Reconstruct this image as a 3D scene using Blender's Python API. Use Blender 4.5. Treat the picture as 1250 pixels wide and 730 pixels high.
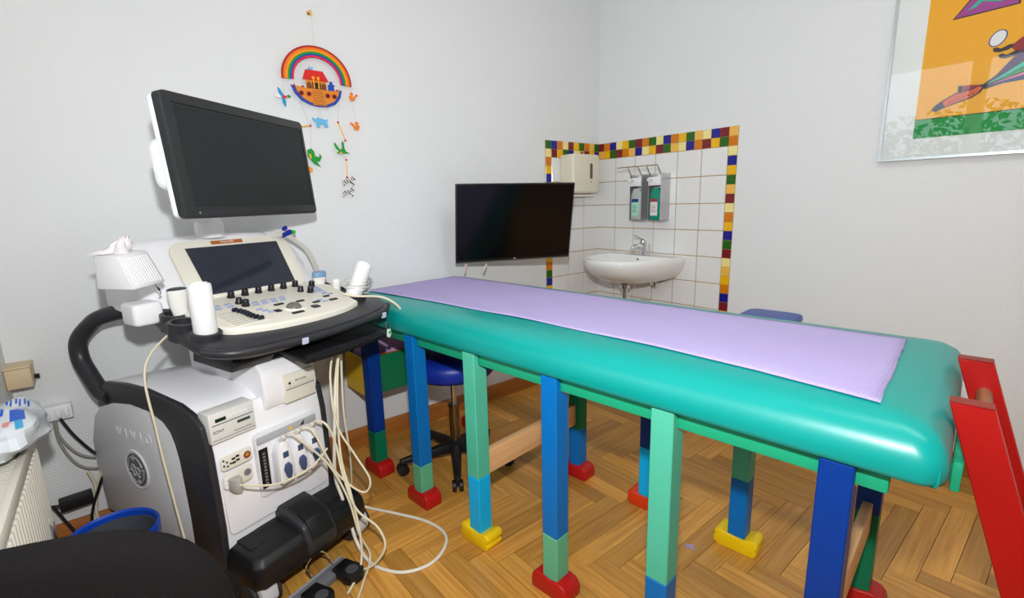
import bpy, bmesh, math, random
from mathutils import Vector, Matrix
random.seed(7)
PI = math.pi
for o in list(bpy.data.objects): bpy.data.objects.remove(o, do_unlink=True)
SC = bpy.context.scene
COL = SC.collection
# ------------------------------------------------------------------ camera
CAM = Vector((2.22869, -2.63147, 1.17430))
yaw, pit, rol = math.radians(140.42444), math.radians(-11.30799), math.radians(-1.40607)
fw = Vector((math.cos(pit)*math.cos(yaw), math.cos(pit)*math.sin(yaw), math.sin(pit)))
rg = Vector((math.sin(yaw), -math.cos(yaw), 0)); up = rg.cross(fw)
cr, sr = math.cos(rol), math.sin(rol)
rg, up = cr*rg + sr*up, -sr*rg + cr*up
cd = bpy.data.cameras.new('camera'); cam = bpy.data.objects.new('camera', cd); COL.objects.link(cam)
m = Matrix((rg, up, -fw)).transposed().to_4x4(); m.translation = CAM
cam.matrix_world = m
cd.sensor_width = 36; cd.lens = 36*591.4457/1250; cd.clip_start = 0.02; cd.clip_end = 60
SC.camera = cam
# ------------------------------------------------------------------ light
w = bpy.data.worlds.new('sky'); SC.world = w; w.use_nodes = True
wn = w.node_tree; bgn = wn.nodes['Background']
bgn.inputs[0].default_value = (0.80, 0.90, 1.0, 1); bgn.inputs[1].default_value = 3.0
# the photographer's flash just above the camera
fl = bpy.data.lights.new('camera_flash', 'AREA'); fl.shape = 'DISK'; fl.size = 0.07; fl.energy = 24; fl.color = (0.985, 0.99, 1.0)
flo = bpy.data.objects.new('camera_flash', fl); COL.objects.link(flo); flo.location = CAM + Vector((-0.02, 0.02, 0.27))
flo.rotation_euler = Vector((math.cos(math.radians(141)), math.sin(math.radians(141)), -0.10)).to_track_quat('-Z', 'Y').to_euler()
VS = SC.view_settings
VS.view_transform = 'Standard'; VS.look = 'None'; VS.gamma = 1.0; VS.use_curve_mapping = False; VS.exposure = 0.35

# ------------------------------------------------------------------ materials
def lin(c):
    c = c/255.0
    return c/12.92 if c <= 0.04045 else ((c+0.055)/1.055)**2.4
def rgb(r, g, b): return (lin(r), lin(g), lin(b), 1)
MATS = {}
def mat(name, col, rough=0.5, metal=0.0, var=0.0, vscale=8.0, bump=0.0, bscale=60.0, coat=0.0, spec=0.5, trans=0.0, alpha=1.0, ior=1.45, sheen=0.0):
    if name in MATS: return MATS[name]
    M = bpy.data.materials.new(name); M.use_nodes = True
    nt = M.node_tree; b = nt.nodes['Principled BSDF']
    b.inputs['Base Color'].default_value = rgb(*col)
    b.inputs['Roughness'].default_value = rough; b.inputs['Metallic'].default_value = metal
    b.inputs['Specular IOR Level'].default_value = spec; b.inputs['IOR'].default_value = ior
    b.inputs['Coat Weight'].default_value = coat; b.inputs['Coat Roughness'].default_value = 0.08
    b.inputs['Transmission Weight'].default_value = trans; b.inputs['Alpha'].default_value = alpha
    b.inputs['Sheen Weight'].default_value = sheen
    tc = nt.nodes.new('ShaderNodeTexCoord')
    if var > 0:
        n = nt.nodes.new('ShaderNodeTexNoise'); n.inputs['Scale'].default_value = vscale; n.inputs['Detail'].default_value = 4
        nt.links.new(tc.outputs['Object'], n.inputs['Vector'])
        mx = nt.nodes.new('ShaderNodeMix'); mx.data_type = 'RGBA'
        c = rgb(*col)
        mx.inputs[6].default_value = tuple(v*(1-var) for v in c[:3])+(1,)
        mx.inputs[7].default_value = tuple(min(1, v*(1+var)) for v in c[:3])+(1,)
        nt.links.new(n.outputs['Fac'], mx.inputs[0]); nt.links.new(mx.outputs[2], b.inputs['Base Color'])
    if bump > 0:
        n2 = nt.nodes.new('ShaderNodeTexNoise'); n2.inputs['Scale'].default_value = bscale; n2.inputs['Detail'].default_value = 3
        nt.links.new(tc.outputs['Object'], n2.inputs['Vector'])
        bp = nt.nodes.new('ShaderNodeBump'); bp.inputs['Strength'].default_value = bump; bp.inputs['Distance'].default_value = 0.004
        nt.links.new(n2.outputs['Fac'], bp.inputs['Height']); nt.links.new(bp.outputs['Normal'], b.inputs['Normal'])
    MATS[name] = M
    return M
def wall_mat(name, col, kind):
    M = mat(name, col, 0.85, var=0.015, vscale=3)
    nt = M.node_tree; b = nt.nodes['Principled BSDF']
    tc = nt.nodes.new('ShaderNodeTexCoord'); mp = nt.nodes.new('ShaderNodeMapping')
    nt.links.new(tc.outputs['Object'], mp.inputs['Vector'])
    n = nt.nodes.new('ShaderNodeTexNoise'); n.inputs['Scale'].default_value = 110; n.inputs['Detail'].default_value = 2
    nt.links.new(mp.outputs['Vector'], n.inputs['Vector'])
    bp = nt.nodes.new('ShaderNodeBump'); bp.inputs['Strength'].default_value = 0.30; bp.inputs['Distance'].default_value = 0.0015
    if kind == 'weave':
        mp.inputs['Rotation'].default_value = (math.radians(45), 0, 0) if 'left' in name else (0, math.radians(45), 0)
        wv = nt.nodes.new('ShaderNodeTexWave'); wv.bands_direction = 'Z'; wv.inputs['Scale'].default_value = 32; wv.inputs['Distortion'].default_value = 1.5; wv.inputs['Detail'].default_value = 2
        nt.links.new(mp.outputs['Vector'], wv.inputs['Vector'])
        ad = nt.nodes.new('ShaderNodeMath'); ad.operation = 'ADD'
        nt.links.new(wv.outputs['Fac'], ad.inputs[0]); nt.links.new(n.outputs['Fac'], ad.inputs[1])
        nt.links.new(ad.outputs[0], bp.inputs['Height'])
    else:
        nt.links.new(n.outputs['Fac'], bp.inputs['Height'])
    nt.links.new(bp.outputs['Normal'], b.inputs['Normal'])
    return M
def wood_mat(name, dark, light, axis='X', rough=0.35, rnd=True, sc=1.0):
    M = bpy.data.materials.new(name); M.use_nodes = True; MATS[name] = M
    nt = M.node_tree; b = nt.nodes['Principled BSDF']; b.inputs['Roughness'].default_value = rough
    tc = nt.nodes.new('ShaderNodeTexCoord'); mp = nt.nodes.new('ShaderNodeMapping'); oi = nt.nodes.new('ShaderNodeObjectInfo')
    s = {'X': (3.5, 75, 75), 'Y': (75, 3.5, 75), 'Z': (75, 75, 3.5)}[axis]
    mp.inputs['Scale'].default_value = tuple(v*sc for v in s)
    nt.links.new(tc.outputs['Object'], mp.inputs['Vector'])
    off = nt.nodes.new('ShaderNodeVectorMath'); off.operation = 'SCALE'; off.inputs[0].default_value = (37, 53, 71)
    nt.links.new(oi.outputs['Random'], off.inputs['Scale']); nt.links.new(off.outputs[0], mp.inputs['Location'])
    n = nt.nodes.new('ShaderNodeTexNoise'); n.inputs['Scale'].default_value = 1.0; n.inputs['Detail'].default_value = 6; n.inputs['Distortion'].default_value = 0.6
    nt.links.new(mp.outputs['Vector'], n.inputs['Vector'])
    cr_ = nt.nodes.new('ShaderNodeValToRGB'); cr_.color_ramp.elements[0].position = 0.22; cr_.color_ramp.elements[1].position = 0.80
    cr_.color_ramp.elements[0].color = rgb(*dark); cr_.color_ramp.elements[1].color = rgb(*light)
    nt.links.new(n.outputs['Fac'], cr_.inputs[0])
    hs = nt.nodes.new('ShaderNodeHueSaturation')
    mr = nt.nodes.new('ShaderNodeMapRange'); mr.inputs['To Min'].default_value = 0.72 if rnd else 1; mr.inputs['To Max'].default_value = 1.22 if rnd else 1
    nt.links.new(oi.outputs['Random'], mr.inputs['Value']); nt.links.new(mr.outputs[0], hs.inputs['Value'])
    nt.links.new(cr_.outputs[0], hs.inputs['Color']); nt.links.new(hs.outputs[0], b.inputs['Base Color'])
    bp = nt.nodes.new('ShaderNodeBump'); bp.inputs['Strength'].default_value = 0.12; bp.inputs['Distance'].default_value = 0.001
    nt.links.new(n.outputs['Fac'], bp.inputs['Height']); nt.links.new(bp.outputs['Normal'], b.inputs['Normal'])
    return M
def emis(name, col, strength):
    M = bpy.data.materials.new(name); M.use_nodes = True; MATS[name] = M
    b = M.node_tree.nodes['Principled BSDF']; b.inputs['Base Color'].default_value = rgb(*col)
    b.inputs['Emission Color'].default_value = rgb(*col); b.inputs['Emission Strength'].default_value = strength
    return M
def pane_mat(name, rough=0.02, refl=0.08):
    M = bpy.data.materials.new(name); M.use_nodes = True; MATS[name] = M
    nt = M.node_tree; out = nt.nodes['Material Output']; nt.nodes.remove(nt.nodes['Principled BSDF'])
    t = nt.nodes.new('ShaderNodeBsdfTransparent'); g = nt.nodes.new('ShaderNodeBsdfGlossy'); g.inputs['Roughness'].default_value = rough
    fr = nt.nodes.new('ShaderNodeFresnel'); fr.inputs['IOR'].default_value = 1.42
    mx = nt.nodes.new('ShaderNodeMixShader')
    nt.links.new(fr.outputs[0], mx.inputs[0]); nt.links.new(t.outputs[0], mx.inputs[1]); nt.links.new(g.outputs[0], mx.inputs[2])
    nt.links.new(mx.outputs[0], out.inputs['Surface'])
    return M

# ------------------------------------------------------------------ mesh helpers
class MB:
    def __init__(s): s.v = []; s.f = []
    def add(s, vs, fs):
        b = len(s.v); s.v += [tuple(x) for x in vs]; s.f += [tuple(b+i for i in q) for q in fs]; return s
    def box(s, x0, x1, y0, y1, z0, z1, M=None):
        vs = [Vector((x, y, z)) for z in (z0, z1) for y in (y0, y1) for x in (x0, x1)]
        if M: vs = [M @ v for v in vs]
        return s.add(vs, [(0,2,3,1), (4,5,7,6), (0,1,5,4), (2,6,7,3), (0,4,6,2), (1,3,7,5)])
    def prism(s, poly, fa, fb):
        """poly: list of 2D points; fa/fb map a 2D point to the two end faces"""
        n = len(poly); a = [fa(*p) for p in poly]; b = [fb(*p) for p in poly]
        return s.add(a+b, [tuple(range(n)), tuple(range(2*n-1, n-1, -1))] + [(i, (i+1) % n, n+(i+1) % n, n+i) for i in range(n)])
    def loft(s, loops, caps=True, closed=False):
        n = len(loops[0]); k = len(loops); vs = [p for L in loops for p in L]; fs = []
        for j in range(k if closed else k-1):
            a = j*n; b = ((j+1) % k)*n
            for i in range(n): fs.append((a+i, a+(i+1) % n, b+(i+1) % n, b+i))
        if caps and not closed: fs += [tuple(range(n-1, -1, -1)), tuple((k-1)*n+i for i in range(n))]
        return s.add(vs, fs)
    def tube(s, path, r, n=8, closed=False, flat=None, caps=True):
        P = [Vector(p) for p in path]; k = len(P); loops = []
        up_ = None
        for i in range(k):
            a = P[i-1] if (i > 0 or closed) else P[i]; b = P[(i+1) % k] if (i < k-1 or closed) else P[i]
            t = (b-a)
            t = t.normalized() if t.length > 1e-9 else Vector((0, 0, 1))
            if up_ is None:
                up_ = Vector((0, 0, 1)) if abs(t.z) < 0.9 else Vector((1, 0, 0))
            u = (up_ - t*up_.dot(t))
            if u.length < 1e-6: u = t.orthogonal()
            u.normalize(); w_ = t.cross(u); up_ = u
            rr = r[i] if isinstance(r, (list, tuple)) else r
            ra, rb = (rr, rr) if flat is None else flat
            loops.append([P[i] + u*math.cos(2*PI*j/n)*ra + w_*math.sin(2*PI*j/n)*rb for j in range(n)])
        return s.loft(loops, caps=caps, closed=closed)
    def lathe(s, prof, c=(0, 0, 0), n=24, M=None, caps=True):
        loops = []
        for r, z in prof:
            L = [Vector((r*math.cos(2*PI*i/n), r*math.sin(2*PI*i/n), z)) for i in range(n)]
            if M: L = [M @ v for v in L]
            loops.append([v + Vector(c) for v in L])
        return s.loft(loops, caps=caps)
    def build(s, name, mt, parent=None, smooth=None, bevel=0.0, seg=2, sub=0):
        me = bpy.data.meshes.new(name); me.from_pydata(s.v, [], s.f); me.update()
        bm = bmesh.new(); bm.from_mesh(me); bmesh.ops.recalc_face_normals(bm, faces=bm.faces)
        if bevel > 0:
            es = [e for e in bm.edges if len(e.link_faces) == 2 and e.calc_face_angle(0) > math.radians(30)]
            bmesh.ops.bevel(bm, geom=es, offset=bevel, segments=seg, affect='EDGES', profile=0.5, clamp_overlap=True)
        bm.to_mesh(me); bm.free()
        if smooth is None: smooth = 35
        if smooth:
            for p in me.polygons: p.use_smooth = True
            me.set_sharp_from_angle(angle=math.radians(smooth))
        me.materials.append(mt)
        o = bpy.data.objects.new(name, me); COL.objects.link(o)
        if parent: o.parent = parent
        if sub:
            md = o.modifiers.new('s', 'SUBSURF'); md.levels = sub; md.render_levels = sub
        return o
def tag(o, label=None, cat=None, group=None, kind=None):
    if label: o['label'] = label
    if cat: o['category'] = cat
    if group: o['group'] = group
    if kind: o['kind'] = kind
    return o
def empty(name, loc=(0, 0, 0), rz=0.0, label=None, cat=None, group=None):
    o = bpy.data.objects.new(name, None); COL.objects.link(o); o.empty_display_size = 0.05
    o.location = loc; o.rotation_euler = (0, 0, rz)
    return tag(o, label, cat, group)
def bx(name, x0, x1, y0, y1, z0, z1, mt, parent=None, bevel=0.0, seg=2, M=None):
    return MB().box(x0, x1, y0, y1, z0, z1, M).build(name, mt, parent, bevel=bevel, seg=seg)
def crom(pts, k=8, closed=False):
    P = [Vector(p) for p in pts]; n = len(P); out = []
    for i in range(n if closed else n-1):
        g = (lambda j: P[j % n]) if closed else (lambda j: P[max(0, min(n-1, j))])
        a, b, c, d = g(i-1), g(i), g(i+1), g(i+2)
        for q in range(k):
            t = q/k
            out.append(0.5*((2*b) + (c-a)*t + (2*a-5*b+4*c-d)*t*t + (3*b-a-3*c+d)*t**3))
    if not closed: out.append(P[-1])
    return out
def rrect(x0, x1, y0, y1, r, k=5):
    out = []
    for cx, cy, a0 in ((x1-r, y1-r, 0), (x0+r, y1-r, 90), (x0+r, y0+r, 180), (x1-r, y0+r, 270)):
        for i in range(k+1):
            a = math.radians(a0+90*i/k); out.append((cx+r*math.cos(a), cy+r*math.sin(a)))
    return out
def text(name, s, size, mt, parent, M, ext=0.0004, align='CENTER'):
    cu = bpy.data.curves.new(name, 'FONT'); cu.body = s; cu.size = size; cu.extrude = ext; cu.align_x = align; cu.align_y = 'CENTER'
    t = bpy.data.objects.new('tmp', cu); COL.objects.link(t)
    bpy.context.view_layer.update()
    me = bpy.data.meshes.new_from_object(t.evaluated_get(bpy.context.evaluated_depsgraph_get()))
    bpy.data.objects.remove(t, do_unlink=True)
    me.transform(M); me.name = name; me.materials.clear(); me.materials.append(mt)
    o = bpy.data.objects.new(name, me); COL.objects.link(o); o.parent = parent
    return o
def frame(o, xa, ya):
    """matrix with local x along xa, local y along ya at o"""
    xa = Vector(xa).normalized(); ya = Vector(ya); za = xa.cross(ya).normalized(); ya = za.cross(xa)
    M = Matrix((xa, ya, za)).transposed().to_4x4(); M.translation = Vector(o); return M

white = mat('white_plastic', (236, 236, 238), 0.35)
# ================================================================== THE ROOM
RX, RY, RZ = 4.3, -2.943, 2.75
H = 1.54                                     # top edge of the tiled corner
wl = wall_mat('wallpaper_left', (227, 229, 229), 'weave')
wb = wall_mat('wallpaper_back', (227, 229, 229), 'weave')
T = 0.12
tag(bx('wall_left', -T, 0, RY-T, T, -0.05, RZ, wl), kind='structure')
tag(bx('wall_back', 0, RX+T, 0, T, -0.05, RZ, wb), kind='structure')
tag(bx('wall_right', RX, RX+T, RY-T, 0, -0.05, RZ, wb), kind='structure')
tag(bx('ceiling', -T, RX+T, RY-T, T, RZ, RZ+T, mat('ceiling_paint', (240, 240, 240), 0.9)), kind='structure')
WX0, WX1, WZ0, WZ1 = 0.70, 2.20, 0.98, 2.26      # window opening behind the camera
wf = MB()
wf.box(0, WX0, RY-T, RY, -0.05, RZ); wf.box(WX1, RX, RY-T, RY, -0.05, RZ)
wf.box(WX0, WX1, RY-T, RY, -0.05, WZ0); wf.box(WX0, WX1, RY-T, RY, WZ1, RZ)
tag(wf.build('wall_front', wb, smooth=0), kind='structure')
# window
win = tag(empty('window_1', (WX0, RY-0.07, WZ0)), kind='structure')
wfm = mat('window_paint', (240, 240, 238), 0.4)
pane = pane_mat('window_pane')
ww, wh = WX1-WX0, WZ1-WZ0
fr_ = MB(); fr_.box(0, ww, -0.03, 0.03, 0, 0.05); fr_.box(0, ww, -0.03, 0.03, wh-0.05, wh); fr_.box(0, 0.05, -0.03, 0.03, 0.05, wh-0.05); fr_.box(ww-0.05, ww, -0.03, 0.03, 0.05, wh-0.05)
fr_.box(ww/2-0.05, ww/2+0.05, -0.03, 0.03, 0.05, wh-0.05)
fr_.build('window_frame', wfm, win)
for i in (0, 1):
    x0 = 0.05 + i*(ww/2); bx('pane', x0, x0+ww/2-0.10, -0.004, 0.004, 0.05, wh-0.05, pane, win)
bx('window_handle', ww/2-0.012, ww/2+0.012, 0.03, 0.05, wh/2-0.06, wh/2+0.06, wfm, win, bevel=0.005)
# fill light added under the ceiling, out of view, to even out the room
fill_lamp = empty('added_fill_lamp', (2.45, -1.45, RZ), 0, 'added fill light panel, unseen under the ceiling above the bed', 'fill_lamp')
bx('housing', -0.62, 0.62, -0.16, 0.16, -0.05, 0, white, fill_lamp, bevel=0.008)
bx('diffuser', -0.59, 0.59, -0.13, 0.13, -0.062, -0.05, emis('fill_diffuser', (255, 252, 248), 10.0), fill_lamp)
# floor slab and parquet
slab = tag(bx('floor', -T, RX+T, RY-T, T, -0.06, -0.012, mat('floor_base', (70, 48, 26), 0.7)), kind='structure')
oak = wood_mat('oak_parquet', (184, 120, 44), (228, 172, 84), 'X', 0.30)
PW, PN = 0.0705, 7
PX0, PY0 = 0.816, -2.070
G = 0.0008
meshes = {}
def plank(x0, x1, y0, y1, vert):
    x0 = max(x0, 0.0); x1 = min(x1, 2.75); y0 = max(y0, RY); y1 = min(y1, 0.0)
    if x1-x0 < 0.012 or y1-y0 < 0.012: return
    lx, ly = (x1-x0), (y1-y0)
    L, W = (ly, lx) if vert else (lx, ly)
    key = (round(L, 3), round(W, 3))
    if key not in meshes:
        ob = MB().box(-L/2+G, L/2-G, -W/2+G, W/2-G, -0.012, 0.0).build('parquet_plank', oak, slab, smooth=0); meshes[key] = ob.data
    else:
        ob = bpy.data.objects.new('parquet_plank', meshes[key]); COL.objects.link(ob); ob.parent = slab
    ob.location = ((x0+x1)/2, (y0+y1)/2, random.uniform(-0.0004, 0)); ob.rotation_euler = (0, 0, PI/2 if vert else 0)
a0, a1 = int((0-PX0)/PW)-9, int((2.75-PX0)/PW)+2
b0, b1 = int((RY-PY0)/PW)-9, int((0-PY0)/PW)+2
for b in range(b0, b1):
    for a in range(a0, a1):
        if (a-b) % (2*PN) == 0: plank(PX0+a*PW, PX0+(a+PN)*PW, PY0+b*PW, PY0+(b+1)*PW, False)
        if (a-b) % (2*PN) == 2*PN-1: plank(PX0+a*PW, PX0+(a+1)*PW, PY0+b*PW, PY0+(b+PN)*PW, True)
bx('far_flooring', 2.75, RX, RY, 0, -0.012, 0, oak, slab)
# baseboards
bw_ = wood_mat('baseboard_wood', (150, 88, 32), (186, 118, 52), 'Y', 0.35, rnd=False)
bw2 = wood_mat('baseboard_wood_x', (150, 88, 32), (186, 118, 52), 'X', 0.35, rnd=False)
def base_prof(name, mt, fn, L):
    prof = [(0, 0), (0.016, 0), (0.016, 0.070), (0.010, 0.086), (0.0, 0.090)]
    return tag(MB().prism(prof, lambda d, z: fn(d, z, 0), lambda d, z: fn(d, z, 1)).build(name, mt), kind='structure')
base_prof('baseboard_left', bw_, lambda d, z, e: (d, RY if e else 0.0, z), 0)
base_prof('baseboard_back', bw2, lambda d, z, e: (RX if e else 0.016, -d, z), 0)
# ---- tiles
grout = mat('grout', (188, 160, 112), 0.9)
tw = mat('white_tile', (232, 232, 230), 0.12, var=0.02, vscale=2)
mosc = {'g': mat('mosaic_green', (40, 98, 14), 0.15), 'b': mat('mosaic_blue', (22, 22, 140), 0.15), 'o': mat('mosaic_orange', (212, 122, 10), 0.15),
        'c': mat('mosaic_cream', (242, 226, 148), 0.15), 'r': mat('mosaic_burgundy', (122, 30, 38), 0.15), 'y': mat('mosaic_yellow', (238, 182, 18), 0.15), 'l': mat('mosaic_apricot', (238, 186, 84), 0.15)}
WB, WL = bpy.data.objects['wall_back'], bpy.data.objects['wall_left']
ZB = H-0.10-0.15*8
bx('grout_bed', 0.0, 0.95, -0.003, 0.0, ZB, H, grout, WB)
bx('grout_bed', 0.0, 0.003, -0.50, 0.0, ZB, H, grout, WL)
tmesh = {}
def tile(par, nm, mt, size, cx, cz, left):
    key = (nm, mt.name, left)
    if key not in tmesh:
        e = size/2-(0.0024 if size > 0.1 else 0.0010)
        mb = MB().box(0, 0.0065, -e, e, -e, e) if left else MB().box(-e, e, -0.0065, 0, -e, e)
        o = mb.build(nm, mt, par, bevel=0.0012, seg=1); tmesh[key] = o.data
    else:
        o = bpy.data.objects.new(nm, tmesh[key]); COL.objects.link(o); o.parent = par
    o.location = (0, -cx, cz) if left else (cx, 0, cz)
for r in range(8):
    z = H-0.10-0.15*r-0.075
    for c in range(6): tile(WB, 'tile', tw, 0.15, 0.075+0.15*c, z, False)
    for c in range(3): tile(WL, 'tile', tw, 0.15, 0.075+0.15*c, z, True)
R1 = 'robcygrogcboyglcbrl'; R2 = 'lygrolbcyrglcborygo'
for i in range(19):
    tile(WB, 'mosaic_tile', mosc[R1[i]], 0.05, 0.025+0.05*i, H-0.025, False)
    tile(WB, 'mosaic_tile', mosc[R2[i]], 0.05, 0.025+0.05*i, H-0.075, False)
RC = 'cbyglrcoybgrclyobrygcbol'
for i in range(24): tile(WB, 'mosaic_tile', mosc[RC[i]], 0.05, 0.925, H-0.125-0.05*i, False)
L1 = 'gbocrygolg'; L2 = 'crygbclryb'
for i in range(10):
    tile(WL, 'mosaic_tile', mosc[L1[i]], 0.05, 0.475-0.05*i, H-0.025, True)
    tile(WL, 'mosaic_tile', mosc[L2[i]], 0.05, 0.475-0.05*i, H-0.075, True)
LC = 'oybglrcogbrcyogbycrolgyb'; LC = LC[:12]+'yogb'+LC[16:]
for i in range(24): tile(WL, 'mosaic_tile', mosc[LC[i]], 0.05, 0.475, H-0.125-0.05*i, True)

# ================================================================== EXAMINATION BED
BA = math.radians(6.2)
BED = (0.30, -1.833, 0)
bed = empty('examination_bed', BED, BA, 'examination bed with teal padded top on painted legs of many colours', 'bed')
teal = mat('teal_vinyl', (0, 148, 140), 0.33, var=0.04, vscale=5, bump=0.10, bscale=22, spec=0.5)
pG = mat('paint_rail_green', (22, 160, 118), 0.4, var=0.05)
pdb = mat('paint_dark_blue', (0, 54, 138), 0.38, var=0.06, spec=0.3); pmb = mat('paint_mid_blue', (0, 110, 186), 0.38, var=0.06, spec=0.3)
plb = mat('paint_light_blue', (0, 178, 238), 0.38, var=0.06, spec=0.3); plg = mat('paint_mint', (98, 182, 142), 0.38, var=0.06, spec=0.3)
ptg = mat('paint_turquoise', (82, 186, 156), 0.38, var=0.06, spec=0.3); pgr = mat('paint_green', (6, 116, 80), 0.38, var=0.06, spec=0.3)
pred = mat('paint_red', (186, 22, 22), 0.36, var=0.06); pyel = mat('paint_yellow', (246, 206, 10), 0.38, var=0.05); pora = mat('paint_orange_red', (222, 62, 20), 0.38, var=0.05)
pine = wood_mat('pine', (214, 160, 104), (238, 192, 140), 'Y', 0.5, rnd=False)
# cushion: rounded pad with soft sides
def pad_loop(u0, u1, v0, v1, r, z, k=8): return [(x, y, z) for x, y in rrect(u0, u1, v0, v1, r, k)]
U0, U1, V0, V1 = -0.215, 1.838, -0.036, 0.690
prof = [(0.012, 0.700), (0.003, 0.704), (0.0, 0.714), (0.0, 0.735), (0.006, 0.756), (0.020, 0.777), (0.044, 0.792), (0.085, 0.800), (0.16, 0.803)]
cu = MB(); cu.loft([pad_loop(U0+d, U1-d*0.9, V0+d, V1-d, max(0.028, 0.040-d*0.1), z) for d, z in prof])
cush = cu.build('cushion', teal, bed, smooth=60)
# welt seams on the two far corners of the cover
for sv in (1, -1):
    pts = []
    for d, z in prof[0:4]:
        k_ = max(0.028, 0.040-d*0.1)*0.292
        pts.append((U1-d*0.9-k_, (V0+d+k_) if sv > 0 else (V1-d-k_), z))
    MB().tube(crom(pts, 4), 0.0026, 6).build('seam', teal, cush)
cols_f = [(pdb, pgr, pred), (pmb, plg, pred), (ptg, plb, pyel), (pmb, plg, pred), (ptg, pmb, pora), (pdb, pgr, pyel)]
cols_b = [(pgr, pmb, pred), (pdb, plg, pyel), (pgr, pmb, pred), (pdb, plb, pora), (ptg, pmb, pyel), (pdb, pgr, pred)]
split_f = [0.20, 0.17, 0.255, 0.20, 0.25, 0.18]; split_b = [0.2, 0.2, 0.22, 0.25, 0.26, 0.30]
# foot profiles in the bed's length direction: a rounded shoe and a cloud
shoe = [(-0.066, 0.0), (0.062, 0.0), (0.066, 0.010), (0.067, 0.030), (0.062, 0.047), (0.050, 0.058), (0.032, 0.062), (0.0, 0.055), (-0.030, 0.060), (-0.050, 0.062), (-0.064, 0.050), (-0.069, 0.032), (-0.068, 0.010)]
cloud = [(-0.058, 0.0), (0.055, 0.0), (0.066, 0.008), (0.070, 0.020), (0.064, 0.030), (0.072, 0.040), (0.070, 0.054), (0.058, 0.062), (0.044, 0.060), (0.030, 0.052), (0.0, 0.052), (-0.030, 0.054), (-0.046, 0.062), (-0.062, 0.060), (-0.070, 0.048), (-0.066, 0.036), (-0.072, 0.026), (-0.070, 0.010)]
LW = 0.028
for i in range(6):
    for row, (cols, sp, v) in enumerate(((cols_f, split_f, 0.0), (cols_b, split_b, 0.57))):
        if row == 1 and i == 1: continue
        u = 0.338*i; up_m, lo_m, ft_m = cols[i]; s_ = sp[i]; sg = -1 if row == 0 else 1
        lg = MB()                                   # front half runs up in front of the rail, back half stops under it
        vo = v + sg*LW; vi = v - sg*LW; vm = v + sg*0.006
        prof_l = [(vo, s_), (vi, s_), (vi, 0.638), (vm, 0.658), (vm, 0.700), (vo, 0.700)]
        lg.prism(prof_l, lambda y, z: (u-LW, y, z), lambda y, z: (u+LW, y, z))
        leg = lg.build('leg', up_m, bed, bevel=0.0025, seg=1)
        bx('lower_section', u-LW, u+LW, v-LW, v+LW, 0.040, s_, lo_m, leg, bevel=0.0025, seg=1)
        pf = cloud if ft_m in (pyel, pora) else shoe
        w0, w1 = v-0.036, v+0.036
        MB().prism(pf, lambda x, z: (u+x, w0, z), lambda x, z: (u+x, w1, z)).build('foot', ft_m, leg, bevel=0.004, seg=2, smooth=50)
for v in (0.0, 0.57):
    sg = -1 if v == 0 else 1
    a, b = sorted((v + sg*0.004, v - sg*0.024))
    bx('side_rail', -0.10, 1.765, a, b, 0.656, 0.696, pG, bed, bevel=0.003)
bx('bed_base', -0.19, 1.80, 0.035, 0.62, 0.684, 0.703, mat('plywood_dark', (60, 70, 66), 0.7), bed)
for i in (2, 5): bx('cross_stretcher', 0.338*i-0.012, 0.338*i+0.012, LW, 0.57-LW, 0.245, 0.335, pine, bed, bevel=0.003)
bx('end_crossbar', 1.841, 1.856, 0.125, 0.50, 0.635, 0.692, pG, bed, bevel=0.003)
for v in (0.15, 0.48): bx('crossbar_arm', 1.70, 1.841, v-0.015, v+0.015, 0.650, 0.684, pG, bed)
# lilac paper sheet lying on the bed
def top_z(u, v):
    d = min(u-U0, U1-u, v-V0, V1-v)
    pr_ = [(0.0, 0.735)] + prof[4:]
    if d >= 0.16: return 0.803
    for (d0, z0), (d1, z1) in zip(pr_, pr_[1:]):
        if d0 <= d <= d1: return z0 + (z1-z0)*(d-d0)/(d1-d0+1e-9)
    return 0.72
VFP = [(-0.22, 0.060), (-0.07, 0.073), (0.29, 0.099), (0.83, 0.112), (1.26, 0.101), (1.5, 0.080), (1.75, 0.042)]
def itp(T_, x):
    for (a, fa), (b, fb) in zip(T_, T_[1:]):
        if a <= x <= b: return fa+(fb-fa)*(x-a)/(b-a)
    return T_[-1][1]
NU, NV = 90, 24
pv = []; pfc = []
for i in range(NU+1):
    for j in range(NV+1):
        t = i/NU; q = j/NV
        vf = itp(VFP, U0+(1.73-U0)*t)
        vb = 0.578 + 0.008*math.sin(t*7)-0.012*t
        v = vf + (vb-vf)*q
        u0_, u1_ = U0+0.004, 1.722 + 0.012*(1-q) + (random.uniform(-0.002, 0.002))
        u = u0_ + (u1_-u0_)*t
        z = top_z(u, v) + 0.0022 + 0.0012*math.sin(u*13+v*9)*math.sin(v*21+u*3) + 0.0008
        pv.append((u, v, z))
for i in range(NU):
    for j in range(NV):
        a = i*(NV+1)+j; pfc.append((a, a+1, a+NV+2, a+NV+1))
pm = mat('lilac_paper', (182, 170, 217), 0.9)
nt = pm.node_tree; tcn = nt.nodes.new('ShaderNodeTexCoord'); vo_ = nt.nodes.new('ShaderNodeTexVoronoi'); vo_.inputs['Scale'].default_value = 160; vo_.inputs['Randomness'].default_value = 0.15
nt.links.new(tcn.outputs['Object'], vo_.inputs['Vector']); bpn = nt.nodes.new('ShaderNodeBump'); bpn.inputs['Strength'].default_value = 0.6; bpn.inputs['Distance'].default_value = 0.002
nt.links.new(vo_.outputs['Distance'], bpn.inputs['Height']); nt.links.new(bpn.outputs['Normal'], nt.nodes['Principled BSDF'].inputs['Normal'])
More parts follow.
